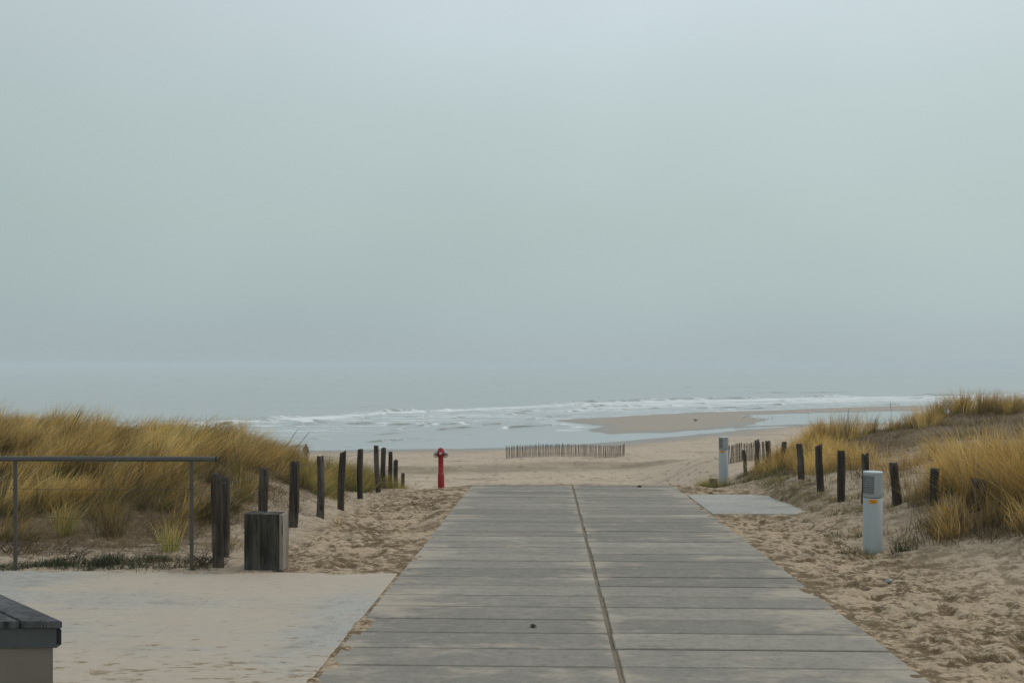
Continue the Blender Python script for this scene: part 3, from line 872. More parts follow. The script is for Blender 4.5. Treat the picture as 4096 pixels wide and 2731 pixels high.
C = clumps(xc, yc, 90, 0.055, lambda X, Y: hl(X, Y) * 1.28, lambda X, Y: wind_left(X, Y) * 0.75, 0.0075, np.concatenate([STRAW[2:3], STRAW[4:], STRAW[:1], GREEN[2:] * 1.3]), np.concatenate([BROWN * .5, GREEN * .6]), 0.22, 2.2)
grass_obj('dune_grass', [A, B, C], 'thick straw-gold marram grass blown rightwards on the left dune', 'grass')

# thatch and weeds on the lower slope of the left dune
low = [(-9, 9.25), (-2.85, 9.25), (-2.75, 12.5), (-2.75, 15), (-3.6, 14.6), (-4.3, 14), (-4.5, 12.4), (-9, 11.8)]
x, y = sample_poly(low, 60)
k = (fbm(x * 1.4 + 31, y * 1.4, 3) + 0.40 * sstep(9.8, 11.4, y) > -0.05)
x, y = x[k], y[k]
A = clumps(x, y, 24, 0.14, lambda X, Y: np.full(X.shape, 0.14), lambda X, Y: np.stack([0.7 + 0 * X, 0.0 * X], 1), 0.0055, np.concatenate([BROWN, BROWN, STRAW[3:4] * .8]), BROWN * .8, 0.9, 1.3)
grass_obj('dry_thatch', [A], 'short brown dry thatch scattered on the sandy foot of the left dune', 'grass')

# loose tufts scattered down the left slope
x, y = sample_poly([(-9, 9.9), (-3.6, 10.3), (-3.3, 12.2), (-3.6, 13.9), (-4.4, 13.6), (-4.6, 12), (-9, 11.6)], 9.5)
k = (rng.uniform(0, 1, len(x)) < 0.25 + 0.75 * sstep(10.2, 11.4, y))
A = clumps(x[k], y[k], 75, 0.06, lambda X, Y: 0.26 + 0.14 * sstep(10, 11.5, Y), lambda X, Y: np.stack([0.55 + 0 * X, -0.1 + 0 * X], 1), 0.006, np.concatenate([STRAW * .85, GREEN, BROWN]), np.concatenate([GREEN * .6, BROWN * .5]), 0.32, 1.8)
grass_obj('slope_grass', [A], 'loose straw and green tufts running down the left slope behind the railing', 'grass')

# dark green creeping patch behind the railing
gp = [(-5.0, 9.14), (-2.8, 9.12), (-2.75, 9.4), (-3.1, 9.65), (-3.9, 9.6), (-5.0, 9.25), (-7.5, 9.3), (-7.5, 9.16)]
x, y = sample_poly(gp, 170)
k = fbm(x * 2.6 + 2, y * 2.6, 3) > -0.32
x, y = x[k], y[k]
A = clumps(x, y, 22, 0.05, lambda X, Y: 0.075 + 0.04 * noise2(X * 3, Y * 3), lambda X, Y: np.zeros((len(X), 2)), 0.006, DKGREEN * 1.2, DKGREEN * .8, 0.7, 1.4, seg=3, sink=.01)
grass_obj('green_ground_cover', [A], 'dark green low weeds along the pavement edge beneath the metal railing', 'ground cover')

# low grass round the left row of posts
x, y = sample_poly([(-3.3, 14.4), (-2.45, 14.3), (-2.25, 17), (-2.35, 21.5), (-3.5, 22), (-3.4, 16)], 42)
k = (fbm(x * 1.6 + 8, y * 1.6, 2) > -0.1) & (x + 2.40 - 0.25 * fbm(y * 1.1, y * 0, 2) < 0)
x, y = x[k], y[k]
hp = lambda X, Y: 0.13 + 0.26 * sstep(-2.45, -2.95, X) + 0.22 * sstep(17.0, 20, Y)
A = clumps(x, y, 42, 0.07, hp, lambda X, Y: np.stack([0.38 + 0 * X, 0 * X], 1), 0.006, np.concatenate([STRAW[:4], GREEN, GREEN]), GREEN * .8, 0.25, 1.8)
xq = rng.uniform(0, 1, 170); yq = rng.uniform(15.6, 22.3, 170); xq = -2.95 + xq * 0.62
A2 = clumps(xq, yq, 34, 0.07, lambda X, Y: 0.34 + 0.12 * noise2(X * 2, Y * 2) + 0.10 * sstep(17, 20, Y) - 0.12 * sstep(-2.5, -2.35, X), lambda X, Y: np.stack([0.40 + 0 * X, 0 * X], 1), 0.007, np.concatenate([STRAW[:2] * .8, STRAW[3:4], GREEN, GREEN]), GREEN * .5, 0.3, 1.8)
xq, yq = sample_poly([(-3.95, 14.3), (-3.0, 14.2), (-2.85, 15.4), (-3.05, 17.2), (-3.9, 17.4)], 24)
A3 = clumps(xq, yq, 52, 0.07, lambda X, Y: 0.46 - 0.20 * sstep(-3.85, -3.6, X), lambda X, Y: np.stack([0.55 + 0 * X, 0 * X], 1), 0.007, np.concatenate([STRAW, STRAW, GREEN[2:]]), np.concatenate([GREEN * .6, BROWN * .5]), 0.24, 1.9)
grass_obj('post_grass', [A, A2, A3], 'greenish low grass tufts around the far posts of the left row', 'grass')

# right: the tall front stand
x, y = sample_poly(R_FRONT, 19)
k = (fbm(x * 1.0 + 13, y * 1.0, 3) > -0.30)
x, y = x[k], y[k]
hr = lambda X, Y: (0.74 + 0.14 * noise2(X * .9, Y * .9)) * (0.45 + 0.55 * sstep(0.0, 0.7, poly_sd(X, Y, R_FRONT)))
A = clumps(x, y, 70, 0.08, hr, wind_right, 0.0060, np.concatenate([STRAW, STRAW, STRAW, BROWN[3:]]), np.concatenate([GREEN * .4, BROWN * .35, BROWN * .4]), 0.24, 2.0)  # dark blade bases also carry painted shade for the depth of the stand
xs, ys_ = sample_poly(R_FRONT, 14)
B = clumps(xs, ys_, 26, 0.12, lambda X, Y: np.full(X.shape, 0.30), wind_right, 0.006, BROWN, DKGREEN, 0.45, 1.4)
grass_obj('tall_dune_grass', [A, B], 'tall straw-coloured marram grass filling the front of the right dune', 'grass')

# right: brown hill and its crest
x, y = sample_poly(R_HILL, 26)
k = fbm(x * 1.0 + 40, y * 1.0, 3) > -0.25
x, y = x[k], y[k]
A = clumps(x, y, 26, 0.13, lambda X, Y: np.full(X.shape, 0.13), wind_right, 0.007, np.concatenate([BROWN, GREEN[2:], BROWN * .8]), BROWN * .7, 0.8, 1.3)
xc = rng.uniform(5.0, 13, 300); yc = 20.3 + rng.normal(0, 0.75, 300) - 0.10 * (xc - 5)
k = noise2(xc * 1.15 + 3, yc * 0.3) > -0.05
B = clumps(xc[k], yc[k], 60, 0.06, lambda X, Y: 0.46 + 0.20 * noise2(X * 1.7 + 6, Y * .2), lambda X, Y: np.stack([0.05 + 0.15 * noise2(X, Y), 0 * X], 1), 0.0068, np.concatenate([STRAW[:4], BROWN[3:]]), np.concatenate([GREEN, BROWN]), 0.14, 2.0)
grass_obj('hill_grass', [A, B], 'brown turf and upright straw tufts on the far hill of the right dune', 'grass')

x, y = sample_poly([(5.2, 13.0), (5.1, 16.0), (6.5, 17.0), (8.6, 16.0), (9.5, 13.5), (7, 14.4), (5.8, 13.4)], 50)
k = fbm(x * 1.3 + 70, y * 1.3, 3) > -0.05
A = clumps(x[k], y[k], 16, 0.14, lambda X, Y: np.full(X.shape, 0.12), wind_right, 0.006, np.concatenate([BROWN, STRAW[3:4] * .7]), BROWN * .7, 0.9, 1.3)
xs, ys_ = sample_poly([(5.1, 12.8), (5.2, 15.0), (6.6, 15.6), (7.6, 14.6), (6, 13)], 6)
B = clumps(xs, ys_, 60, 0.09, lambda X, Y: np.full(X.shape, 0.42), wind_right, 0.006, STRAW, BROWN * .6, 0.24, 2.0)
grass_obj('patch_grass', [A, B], 'scattered thatch and loose straw tufts on the bare sand patch of the right dune', 'grass')
x, y = sample_poly([(4.2, 9.9), (4.7, 9.1), (5.0, 8.2), (5.5, 7.6), (6.5, 7.4), (9, 8.0), (9, 9.0), (5.6, 9.4), (4.8, 10.2)], 46)
k = fbm(x * 1.6 + 23, y * 1.6, 3) > -0.08
A = clumps(x[k], y[k], 18, 0.12, lambda X, Y: np.full(X.shape, 0.11), wind_right, 0.005, np.concatenate([BROWN, GREEN * .7, STRAW[3:4] * .7]), BROWN * .6, 0.9, 1.3)
grass_obj('bank_thatch', [A], 'low brown and green thatch on the sand below the tall grass at the right edge', 'grass')
# right: golden grass behind the posts, and weeds at their feet
x, y = sample_poly([(4.75, 15.8), (5.5, 15.4), (5.7, 17), (6.0, 19.6), (5.2, 21), (4.8, 19.6), (5.0, 17.5)], 30)
A = clumps(x, y, 50, 0.075, lambda X, Y: 0.42 + 0.14 * noise2(X * 1.5, Y * 1.5), lambda X, Y: np.stack([0.0 + 0.3 * noise2(X * 2, Y * 2), 0 * X], 1), 0.0062, np.concatenate([STRAW, STRAW]), np.concatenate([GREEN, BROWN]), 0.22, 2.0)
x, y = sample_poly([(4.15, 9.9), (4.5, 11), (4.95, 13), (4.9, 15.3), (4.9, 18), (4.6, 20.6), (4.2, 20.9), (4.35, 17.5), (4.05, 15.6), (4.0, 13), (3.7, 11), (3.6, 10.2)], 36)
k = fbm(x * 1.7 + 8, y * 1.7, 2) > -0.02
B = clumps(x[k], y[k], 30, 0.09, lambda X, Y: 0.13 + 0.08 * noise2(X * 2, Y * 2), wind_right, 0.006, np.concatenate([GREEN * 1.25, STRAW[3:], BROWN]), DKGREEN * 1.5, 0.6, 1.4)
grass_obj('bank_grass', [A, B], 'golden grass behind the right posts with green weeds at their feet', 'grass')
# dark mat of vegetation climbing from the far bollard
yy = np.linspace(17.6, 21.4, 60); x = 4.35 + 0.5 * rng.uniform(0, 1, 60) + 0.10 * (yy - 17); 
C = clumps(x, yy, 30, 0.08, lambda X, Y: np.full(X.shape, 0.15), lambda X, Y: np.stack([0.4 + 0 * X, 0 * X], 1), 0.006, np.concatenate([GREEN, DKGREEN, BROWN]), DKGREEN, 0.6, 1.4)
D = clumps(rng.uniform(3.95, 4.4, 26), rng.uniform(20.3, 21.5, 26), 40, 0.06, lambda X, Y: np.full(X.shape, 0.28), lambda X, Y: np.stack([0.2 + 0 * X, 0 * X], 1), 0.0062, np.concatenate([GREEN * 1.3, STRAW[3:]]), DKGREEN, 0.45, 1.6)
grass_obj('bollard_weeds', [C, D], 'dark green and brown weeds climbing the bank from the far bollard', 'grass')
# grass wisps on the edge of the path
x = rng.uniform(0, 1, 9); 
# distinct single tufts, each a plant of its own
def tuft(px, py, n, h, lean, pal_t, pal_b, label, sig=0.035, spread=0.28, wid=0.0055):
    root = np.array([px]); ry = np.array([py])
    V, F, C = clumps(root, ry, n, sig, lambda X, Y: np.full(X.shape, h), lambda X, Y: np.tile(np.array([lean]), (len(X), 1)), wid, pal_t, pal_b, spread, 1.8)
    z0 = gz(px, py)
    V = V - np.array([px, py, z0])
    me = np_mesh('grass_tuft', V, F, {'col': np.clip(C, .004, 1)})
    o = link_mesh('grass_tuft', me, M_GRASS, None, smooth=True)
    o.location = (px, py, z0)
    tag(o, label, 'grass tuft', 'single grass tufts')
MIXP = np.concatenate([STRAW[4:] * .8, STRAW[:2] * .7, GREEN * .6, BROWN[1:2], BROWN[3:]])
tuft(-3.43, 10.0, 150, 0.44, (0.1, 0), MIXP, GREEN, 'pale green tuft on sand just left of the railing end post', 0.04, 0.20)
tuft(-4.25, 10.5, 200, 0.50, (0.35, 0), MIXP, BROWN, 'straw and green tuft midway between the two railing posts', 0.07)
tuft(-4.72, 10.5, 170, 0.50, (0.25, 0), MIXP, GREEN, 'green-based tuft left of the middle of the railing bay', 0.05)
tuft(-2.98, 10.15, 90, 0.36, (0.05, 0), MIXP, BROWN, 'yellow-green tuft between the paired posts and the wooden block', 0.07)
tuft(-3.45, 12.6, 70, 0.34, (0.1, 0), STRAW * .9, BROWN, 'thin straw tuft on the slope behind the rail end', 0.03)
tuft(-2.2, 12.5, 34, 0.16, (0.1, 0), STRAW * .5, BROWN, 'sparse brown wisps in the sand by the leaning post', 0.03, 0.6)
tuft(4.02, 10.25, 110, 0.26, (-0.35, -.1), np.concatenate([GREEN * 1.1, STRAW[3:4]]), DKGREEN, 'green tuft at the right foot of the near bollard', 0.06, 0.35)
tuft(3.52, 10.35, 90, 0.16, (-0.2, 0), np.concatenate([GREEN, STRAW[3:4], BROWN]), BROWN, 'low olive tuft at the left foot of the near bollard', 0.05, 0.75)
tuft(3.15, 13.5, 16, 0.18, (0.05, 0), BROWN, BROWN, 'lone brown wisp at the front edge of the small slab', 0.008, 0.15)
tuft(4.98, 8.05, 60, 0.22, (0.0, 0), np.concatenate([GREEN, BROWN]), BROWN, 'scrappy green-brown tuft on sand at the right picture edge', 0.06, 0.6)
tuft(3.2, 15.95, 40, 0.12, (0, 0), GREEN, DKGREEN, 'tiny green sprig behind the small slab', 0.010, 0.7)
tuft(2.55, 14.95, 26, 0.05, (-0.3, 0), np.array([[.30, .30, .06]]), GREEN, 'yellow-green moss sprig at the path edge beside the small slab', 0.015, 0.8)
tuft(-1.33, 15.7, 22, 0.12, (0, 0), np.concatenate([GREEN, BROWN]), BROWN, 'sparse wisps in sand left of the red hydrant', 0.04, 0.7)

# seed heads standing above the grass
def seed_stalk(px, py, h, lean, label):
    z = gz(px, py)
    bm = bmesh.new()
    pts = [Vector((lean * h * u ** 1.6, 0, h * u)) for u in np.linspace(0, 1, 7)]
    tube(bm, pts, [0.0016] * 4 + [0.0035, 0.0045, 0.001], 5)
    o = from_bm('seed_stalk', bm, M_TWIG, None, True)
    o.location = (px, py, z)
    tag(o, label, 'grass stalk', 'seed stalks above the grass')
def tube(bm, pts, rad, seg=8, cap=True):
    rings = []
    n = len(pts)
    for i, p in enumerate(pts):
        p = Vector(p)
        d = (Vector(pts[min(i + 1, n - 1)]) - Vector(pts[max(i - 1, 0)])).normalized()
        up = Vector((0, 0, 1)) if abs(d.z) < 0.95 else Vector((1, 0, 0))
        a = d.cross(up).normalized(); b = d.cross(a).normalized()
        r = rad[i] if isinstance(rad, (list, tuple)) else rad
        rings.append([bm.verts.new(p + (a * math.cos(2 * math.pi * j / seg) + b * math.sin(2 * math.pi * j / seg)) * r) for j in range(seg)])
    for i in range(n - 1):
        for j in range(seg):
            bm.faces.new((rings[i][j], rings[i][(j + 1) % seg], rings[i + 1][(j + 1) % seg], rings[i + 1][j]))
    if cap:
        bm.faces.new(rings[0][::-1]); bm.faces.new(rings[-1])
    bmesh.ops.recalc_face_normals(bm, faces=bm.faces)
seed_stalk(-6.75, 15.0, 0.70, 0.42, 'dark seed stalk rising above the far left grass crest, taller of the pair')
seed_stalk(-6.68, 15.0, 0.66, 0.34, 'dark seed stalk beside the tallest one above the far left grass crest')
seed_stalk(-3.72, 16.0, 0.60, 0.50, 'dark seed stalk above the right end of the left dune grass, left of two')
seed_stalk(-3.60, 16.0, 0.60, 0.62, 'dark seed stalk above the right end of the left dune grass, right of two')
seed_stalk(6.55, 19.5, 0.56, 0.10, 'slim dark seed stalk crossing the pool, on the right dune crest')
seed_stalk(7.45, 19.5, 0.60, -0.08, 'tall dark seed stalk left of the thick tuft on the right crest')

# ------------------------------------------------------------------ wooden posts
def lathe(bm, prof, seg=24, cap_top=True, cap_bot=False, cx=0, cy=0):
    rings = []
    for (r, z) in prof:
        rings.append([bm.verts.new((cx + r * math.cos(2 * math.pi * j / seg), cy + r * math.sin(2 * math.pi * j / seg), z)) for j in range(seg)])
    for i in range(len(rings) - 1):
        for j in range(seg):
            bm.faces.new((rings[i][j], rings[i][(j + 1) % seg], rings[i + 1][(j + 1) % seg], rings[i + 1][j]))
    if cap_top: bm.faces.new(rings[-1])
    if cap_bot: bm.faces.new(rings[0][::-1])
def box(bm, x0, x1, y0, y1, z0, z1, bev=0.0):
    r = bmesh.ops.create_cube(bm, size=1.0)
    vs = r['verts']
    bmesh.ops.scale(bm, vec=(x1 - x0, y1 - y0, z1 - z0), verts=vs)
    bmesh.ops.translate(bm, vec=((x0 + x1) / 2, (y0 + y1) / 2, (z0 + z1) / 2), verts=vs)
    if bev:
        ed = list({e for v in vs for e in v.link_edges})
        bmesh.ops.bevel(bm, geom=ed, offset=bev, segments=2, affect='EDGES', profile=0.6)

def post(px, py, h, d, lx, ly, label, group, top='flat', zb=None, taper=0.0, seed=0, broad=1.0):
    """a round weathered post; lx, ly: how far the top leans (m)"""
    rr = random.Random(seed * 13 + 5)
    bm = bmesh.new()
    seg = 20; n = 15
    ph = [rr.uniform(0, 6.28) for _ in range(6)]
    split = rr.uniform(0, 6.28)
    rings = []
    for i in range(n + 1):
        u = i / n; z = -0.15 + (h + 0.15) * u
        bx = lx * u + 0.010 * math.sin(ph[0] + u * 4) * d * 10; by = ly * u
        ring = []
        for j in range(seg):
            a = 2 * math.pi * j / seg
            r = d / 2 * (1 + 0.05 * math.sin(3 * a + ph[1]) + 0.03 * math.sin(5 * a + ph[2] + 3 * u) + 0.03 * math.sin(ph[3] + 9 * u))
            r *= (1 - taper * (1 - u)) * (1 + 0.07 * (1 - u))
            da = (a - split + math.pi) % (2 * math.pi) - math.pi
            r *= 1 - 0.18 * math.exp(-(da / 0.16) ** 2) * min(1, 0.3 + u)       # a drying crack
            zz = z
            if i == n:
                zz += {'flat': 0.010, 'ragged': 0.035, 'slant': 0.01}[top] * math.sin(2 * a + ph[4]) * 0.5 + rr.uniform(-1, 1) * (0.003 if top != 'ragged' else 0.013)
                if top == 'slant': zz += 0.02 * math.cos(a)
                r *= 0.97
            ring.append(bm.verts.new((bx + r * broad * math.cos(a), by + r * math.sin(a), zz)))
        rings.append(ring)
    for i in range(n):
        for j in range(seg):
            bm.faces.new((rings[i][j], rings[i][(j + 1) % seg], rings[i + 1][(j + 1) % seg], rings[i + 1][j]))
    cz = bm.verts.new((lx, ly, h - 0.004))
    for j in range(seg): bm.faces.new((rings[-1][j], rings[-1][(j + 1) % seg], cz))
    o = from_bm('fence_post', bm, M_POST, None, True)
    me = o.data
    o.location = (px, py, (gz(px, py) if zb is None else zb))
    tag(o, label, 'wooden post', group)
    # wire wrapped round the post
    return o
GL, GR = 'wooden posts in a row left of the path', 'wooden posts in a row on the right bank'
F_ = 2287.0
def top_of(o): return o
LP = []
def lpost(xt, xb, Y, ytop, d, label, top='flat', seed=0, **kw):
    X = (xb - 1176) / F_ * Y; zb = gz(X, Y); zt = -(ytop - 835) / F_ * Y
    o = post(X, Y, zt - zb, d, (xt - xb) / F_ * Y, 0, label, kw.pop('group', GL), top, zb, seed=seed, **kw)
    (LP if o['group'] == GL else RP).append(Vector((X + (xt - xb) / F_ * Y, Y, zt)))
    return o
RP = []
lpost(500, 500, 9.25, 1087, 0.098, 'thick weathered post nearest the railing, front one of the touching pair', 'flat', 1)
lpost(519, 515, 9.75, 1093, 0.075, 'thinner dark post tucked behind the thick one beside the railing', 'flat', 2)
lpost(607, 605, 10.8, 1075, 0.098, 'post whose foot is hidden behind the square wooden block', 'ragged', 3)
lpost(680, 669, 11.9, 1058, 0.115, 'grey split post leaning right, just right of the wooden block', 'flat', 4)
lpost(736, 735, 12.8, 1046, 0.092, 'straight dark post standing in bare sand right of the leaning split post', 'flat', 5)
lpost(787, 783, 13.8, 1036, 0.092, 'cracked post with a dark band round its lower part', 'slant', 6)
lpost(828, 827, 15.0, 1030, 0.084, 'straight dark post at the start of the green grass, just left of the far cluster', 'flat', 7)
lpost(864.5, 869, 16.3, 1022, 0.080, 'highest standing post of the far cluster, leaning slightly left', 'flat', 8)
lpost(880.5, 881, 17.5, 1027, 0.086, 'thick post close behind the highest one in the far cluster', 'flat', 9)
lpost(896, 897, 18.8, 1036, 0.080, 'third post of the far cluster, foot lost in grass', 'flat', 10)
lpost(909, 911, 20.2, 1056, 0.090, 'low post near the hydrant end with a frayed top', 'ragged', 11)
lpost(925, 926, 21.8, 1085, 0.078, 'lowest post of the left row, sunk at the end of the grass', 'flat', 12)
# dark band on the cracked post
RG = dict(group=GR)
lpost(1708, 1713, 23.0, 1032, 0.085, 'short post in front of the small paling fence, nearest the far bollard', 'flat', 21, **RG)
lpost(1737, 1742, 21.8, 1009, 0.105, 'dark post in front of the paling fence, second along from the far bollard', 'slant', 22, **RG)
lpost(1763, 1766, 20.6, 1011, 0.090, 'post at the right end of the small paling fence, half in grass', 'flat', 23, **RG)
lpost(1801, 1801, 19.0, 1013, 0.092, 'half-hidden post in golden grass right of the paling fence', 'flat', 24, **RG)
lpost(1836, 1841, 15.4, 1018, 0.098, 'post leaning left beside the golden grass clump', 'flat', 25, **RG)
lpost(1882, 1884, 14.3, 1021, 0.100, 'straight tall dark post in the middle of the right row', 'slant', 26, **RG)
lpost(1930, 1934, 13.4, 1033, 0.100, 'long dark post left of the near bollard', 'flat', 27, **RG)
lpost(1986, 1988, 12.9, 1042, 0.090, 'post directly behind the near bollard, only its top showing', 'ragged', 28, **RG)
lpost(2053, 2061, 12.0, 1061, 0.098, 'post leaning left just right of the near bollard', 'flat', 29, **RG)
lpost(2148, 2144, 11.3, 1074, 0.100, 'narrowing post sunk among tall grass right of the near bollard', 'flat', 30, taper=0.55, **RG)
lpost(2245, 2243, 10.7, 1100, 0.12, 'broad rotten post buried in the tall grass at the right', 'ragged', 31, broad=1.3, **RG)

def wire(name, pts, r, mat, label, sag=0.03, parent=None):
    bm = bmesh.new(); P_ = []
    for a, b in zip(pts[:-1], pts[1:]):
        for i in range(8):
            u = i / 8; p = a.lerp(b, u); p = p.copy(); p.z -= sag * 4 * u * (1 - u); P_.append(p)
    P_.append(pts[-1])
    tube(bm, P_, r, 5)
    return from_bm(name, bm, mat, parent, True)
off = Vector((0.0, 0.052, -0.05))
tag(wire('fence_wire', [p + off for p in LP], 0.0022, M_WIRE, '', 0.03), 'thin rusty wire strung from post to post along the left row', 'wire')
tag(wire('fence_wire', [p + off * 1.0 for p in RP], 0.0022, M_WIRE, '', 0.04), 'thin rusty wire strung from post to post along the right bank', 'wire')
# strap round the cracked post
bm = bmesh.new()
lathe(bm, [(0.052, 0), (0.054, 0.004), (0.054, 0.016), (0.052, 0.02)], 20, False)
cp = [o for o in bpy.data.objects if o.get('label', '').startswith('cracked post')][0]
st = from_bm('strap', bm, M_LIDEDGE, cp, True); st.location = (0.004, 0, 0.27)

# ------------------------------------------------------------------ wooden block
def wooden_block():
    Y = 9.05; X0 = (561 - 1176) / F_ * Y; 
    r = empty('wooden_block', (-2.29, 9.22, plane_z(9.2) - 0.0), R(-3))
    tag(r, 'square dark wooden block of two weathered planks in front of the posts', 'wooden block')
    w, dp, h = 0.325, 0.20, 0.515
    def plank(name, x0, x1, y0, y1, z0, z1, mat):
        bm = bmesh.new(); box(bm, x0, x1, y0, y1, z0, z1, 0.006)
        return from_bm(name, bm, mat, r)
    plank('front_plank', -w / 2, -0.007, -dp / 2, dp / 2, 0, h, M_BOX)
    plank('front_plank', -0.003, w / 2 - 0.004, -dp / 2 + .002, dp / 2, -0.01, h - 0.003, M_BOX)
    plank('side_plank', w / 2, w / 2 + 0.036, -dp / 2 + .004, dp / 2, 0.0, h - 0.006, M_BOXSIDE)
    return r
wooden_block()

# ------------------------------------------------------------------ metal railing
def railing():
    Y = 9.14; zg = plane_z(Y); x1 = (496 - 1176) / F_ * Y; xe = (440 - 1176) / F_ * Y; sp = 405 / F_ * Y
    r = empty('metal_railing', (xe, Y, zg))
    tag(r, 'dark metal railing with a round top tube and three thin wires', 'railing')
    ht = -(1052.5 - 835) / F_ * Y - zg
    bm = bmesh.new()
    tube(bm, [Vector((x1 - xe, 0, ht)), Vector((x1 - xe - 0.02, 0, ht)), Vector((-2, 0, ht + .004)), Vector((-4, 0, ht + 0.010)), Vector((-6.2, 0, ht + 0.012))], [0.0225, 0.024, 0.0245, 0.0245, 0.0245], 20)
    from_bm('top_rail', bm, M_RAIL, r, True)
    bm = bmesh.new(); lathe(bm, [(0.026, 0), (0.026, 0.012)], 20, True, True)
    c = from_bm('end_cap', bm, M_LIDEDGE, r, True); c.location = (x1 - xe, 0, ht); c.rotation_euler = (0, R(90), 0)
    for i in range(4):
        bm = bmesh.new()
        box(bm, -0.017, 0.017, -0.006, 0.006, -0.1, ht - 0.02, 0.002)
        box(bm, -0.024, 0.024, -0.03, 0.03, 0.0, 0.008, 0.002)
        box(bm, -0.012, 0.012, 0.007, 0.02, 0.02, ht - 0.02, 0.002)
        p = from_bm('post', bm, M_RAILPOST, r); p.location = (-sp * i, 0, 0)
    for k, yy in enumerate((1120, 1184, 1246)):
        z = -(yy - 835) / F_ * Y - zg
        bm = bmesh.new()
        pts = []
        for i in range(3):
            for j in range(12):
                u = j / 12; pts.append(Vector((0.06 - (sp * (i + u)) - (0.06 if i else 0.06 * u), -0.012, z - 0.02 * 4 * u * (1 - u) * (0.5 + 0.5 * k))))
        pts.append(Vector((-sp * 3, -0.012, z)))
        tube(bm, pts, 0.0022, 6)
        for i in range(3):
            x = -sp * i
            tube(bm, [Vector((x - 0.03, -0.012, z)), Vector((x + 0.03, -0.012, z))], 0.0045, 8)
        from_bm('wire', bm, M_WIRE, r, True)
railing()

# ------------------------------------------------------------------ light bollards
def bollard(px, py, zb, ztop, label, rz, rad):
    r = empty('light_bollard', (px, py, zb), rz)
    tag(r, label, 'bollard', 'light bollards beside the path')
    H = ztop - zb; hj = H - 0.27
    bm = bmesh.new()
    lathe(bm, [(rad, -0.25), (rad, hj - 0.004), (rad * 0.975, hj - 0.002), (rad * 0.975, hj)], 40, True)
    from_bm('tube', bm, M_BOLL, r, True)
    bm = bmesh.new()
    lathe(bm, [(rad * 0.93, hj), (rad * 0.93, hj + 0.007)], 40, True)
    from_bm('seam_ring', bm, M_DARKM, r, True)
    # lamp head with a louvred window: facing the camera's left
    bm = bmesh.new()
    seg = 48
    z0, z1 = hj + 0.007, H - 0.012
    wz0, wz1 = z0 + 0.035, z1 - 0.028
    a0, a1 = R(-176), R(-82)             # window span, around the head
    zs = [z0, z0 + 0.003, wz0, wz1, z1]
    rr_ = [rad * 0.985, rad, rad, rad, rad]
    vr = [[bm.verts.new((q * math.cos(2 * math.pi * j / seg), q * math.sin(2 * math.pi * j / seg), z)) for j in range(seg)] for q, z in zip(rr_, zs)]
    def inwin(j):
        a = 2 * math.pi * (j + 0.5) / seg
        a = (a + math.pi) % (2 * math.pi) - math.pi
        return a0 < a < a1
    for i in range(len(zs) - 1):
        for j in range(seg):
            if i == 2 and inwin(j): continue
            bm.faces.new((vr[i][j], vr[i][(j + 1) % seg], vr[i + 1][(j + 1) % seg], vr[i + 1][j]))
    from_bm('lamp_head', bm, M_BOLL, r, True)
    bm = bmesh.new()
    lathe(bm, [(rad * 0.80, wz0 - 0.01), (rad * 0.80, wz1 + 0.01)], 32, True, True)
    from_bm('lamp_glass', bm, M_LENS, r, True)
    n = 10; bm = bmesh.new()
    for i in range(n):
        z = wz0 + (wz1 - wz0) * (i + 0.5) / n
        js = [j for j in range(seg) if inwin(j)]
        for j in js:
            aa, ab = 2 * math.pi * j / seg, 2 * math.pi * (j + 1) / seg
            def ring(q, zz, a): return bm.verts.new((q * math.cos(a), q * math.sin(a), zz))
            A = [ring(rad * 0.985, z - 0.0045, aa), ring(rad * 0.985, z - 0.0045, ab), ring(rad * 0.84, z - 0.002, ab), ring(rad * 0.84, z - 0.002, aa)]
            B = [ring(rad * 0.985, z + 0.0025, aa), ring(rad * 0.985, z + 0.0025, ab), ring(rad * 0.84, z + 0.002, ab), ring(rad * 0.84, z + 0.002, aa)]
            bm.faces.new(A); bm.faces.new(B[::-1]); bm.faces.new((A[1], A[0], B[0], B[1])); bm.faces.new((A[3], A[2], B[2], B[3]))
    bmesh.ops.remove_doubles(bm, verts=bm.verts, dist=1e-5)
    from_bm('louvre', bm, M_BOLL, r)
    bm = bmesh.new()
    lathe(bm, [(rad * 1.0, H - 0.012), (rad * 1.012, H - 0.010), (rad * 1.012, H - 0.003), (rad * 0.99, H), (rad * 0.5, H + .003)], 40, True)
    from_bm('cap', bm, M_BOLLTOP, r, True)
    # orange sticker with a line of brown print
    def patch(name, a_c, da, zc, hz, q, mat, parent, rows=1):
        bm = bmesh.new(); ns = 8
        vs = []
        for i in range(ns + 1):
            a = a_c - da / 2 + da * i / ns
            vs.append([bm.verts.new((q * math.cos(a), q * math.sin(a), z)) for z in (zc - hz / 2, zc + hz / 2)])
        for i in range(ns): bm.faces.new((vs[i][0], vs[i + 1][0], vs[i + 1][1], vs[i][1]))
        return from_bm(name, bm, mat, parent, True)
    ac = R(-90)
    s = patch('sticker', ac, R(50), hj - 0.032, 0.042, rad + 0.0012, M_ORANGE, r)
    for i, (w_, dz) in enumerate(((30, 0.008), (34, -0.003), (22, -0.013))):
        patch('print_line', ac + R(2), R(w_), hj - 0.032 + dz, 0.0045, rad + 0.0024, M_INK, s)
    return r
Yb = 10.4; bollard((2005 - 1176) / F_ * Yb, Yb, -1.99, -(1081 - 835) / F_ * Yb, 'larger grey light bollard with orange sticker, nearest on the right', R(-20), 0.097)
Yb = 20.8; bollard((1662 - 1176) / F_ * Yb, Yb, -2.62, -(1001.5 - 835) / F_ * Yb, 'smaller distant grey light bollard with orange sticker at the path end', R(-29), 0.099)

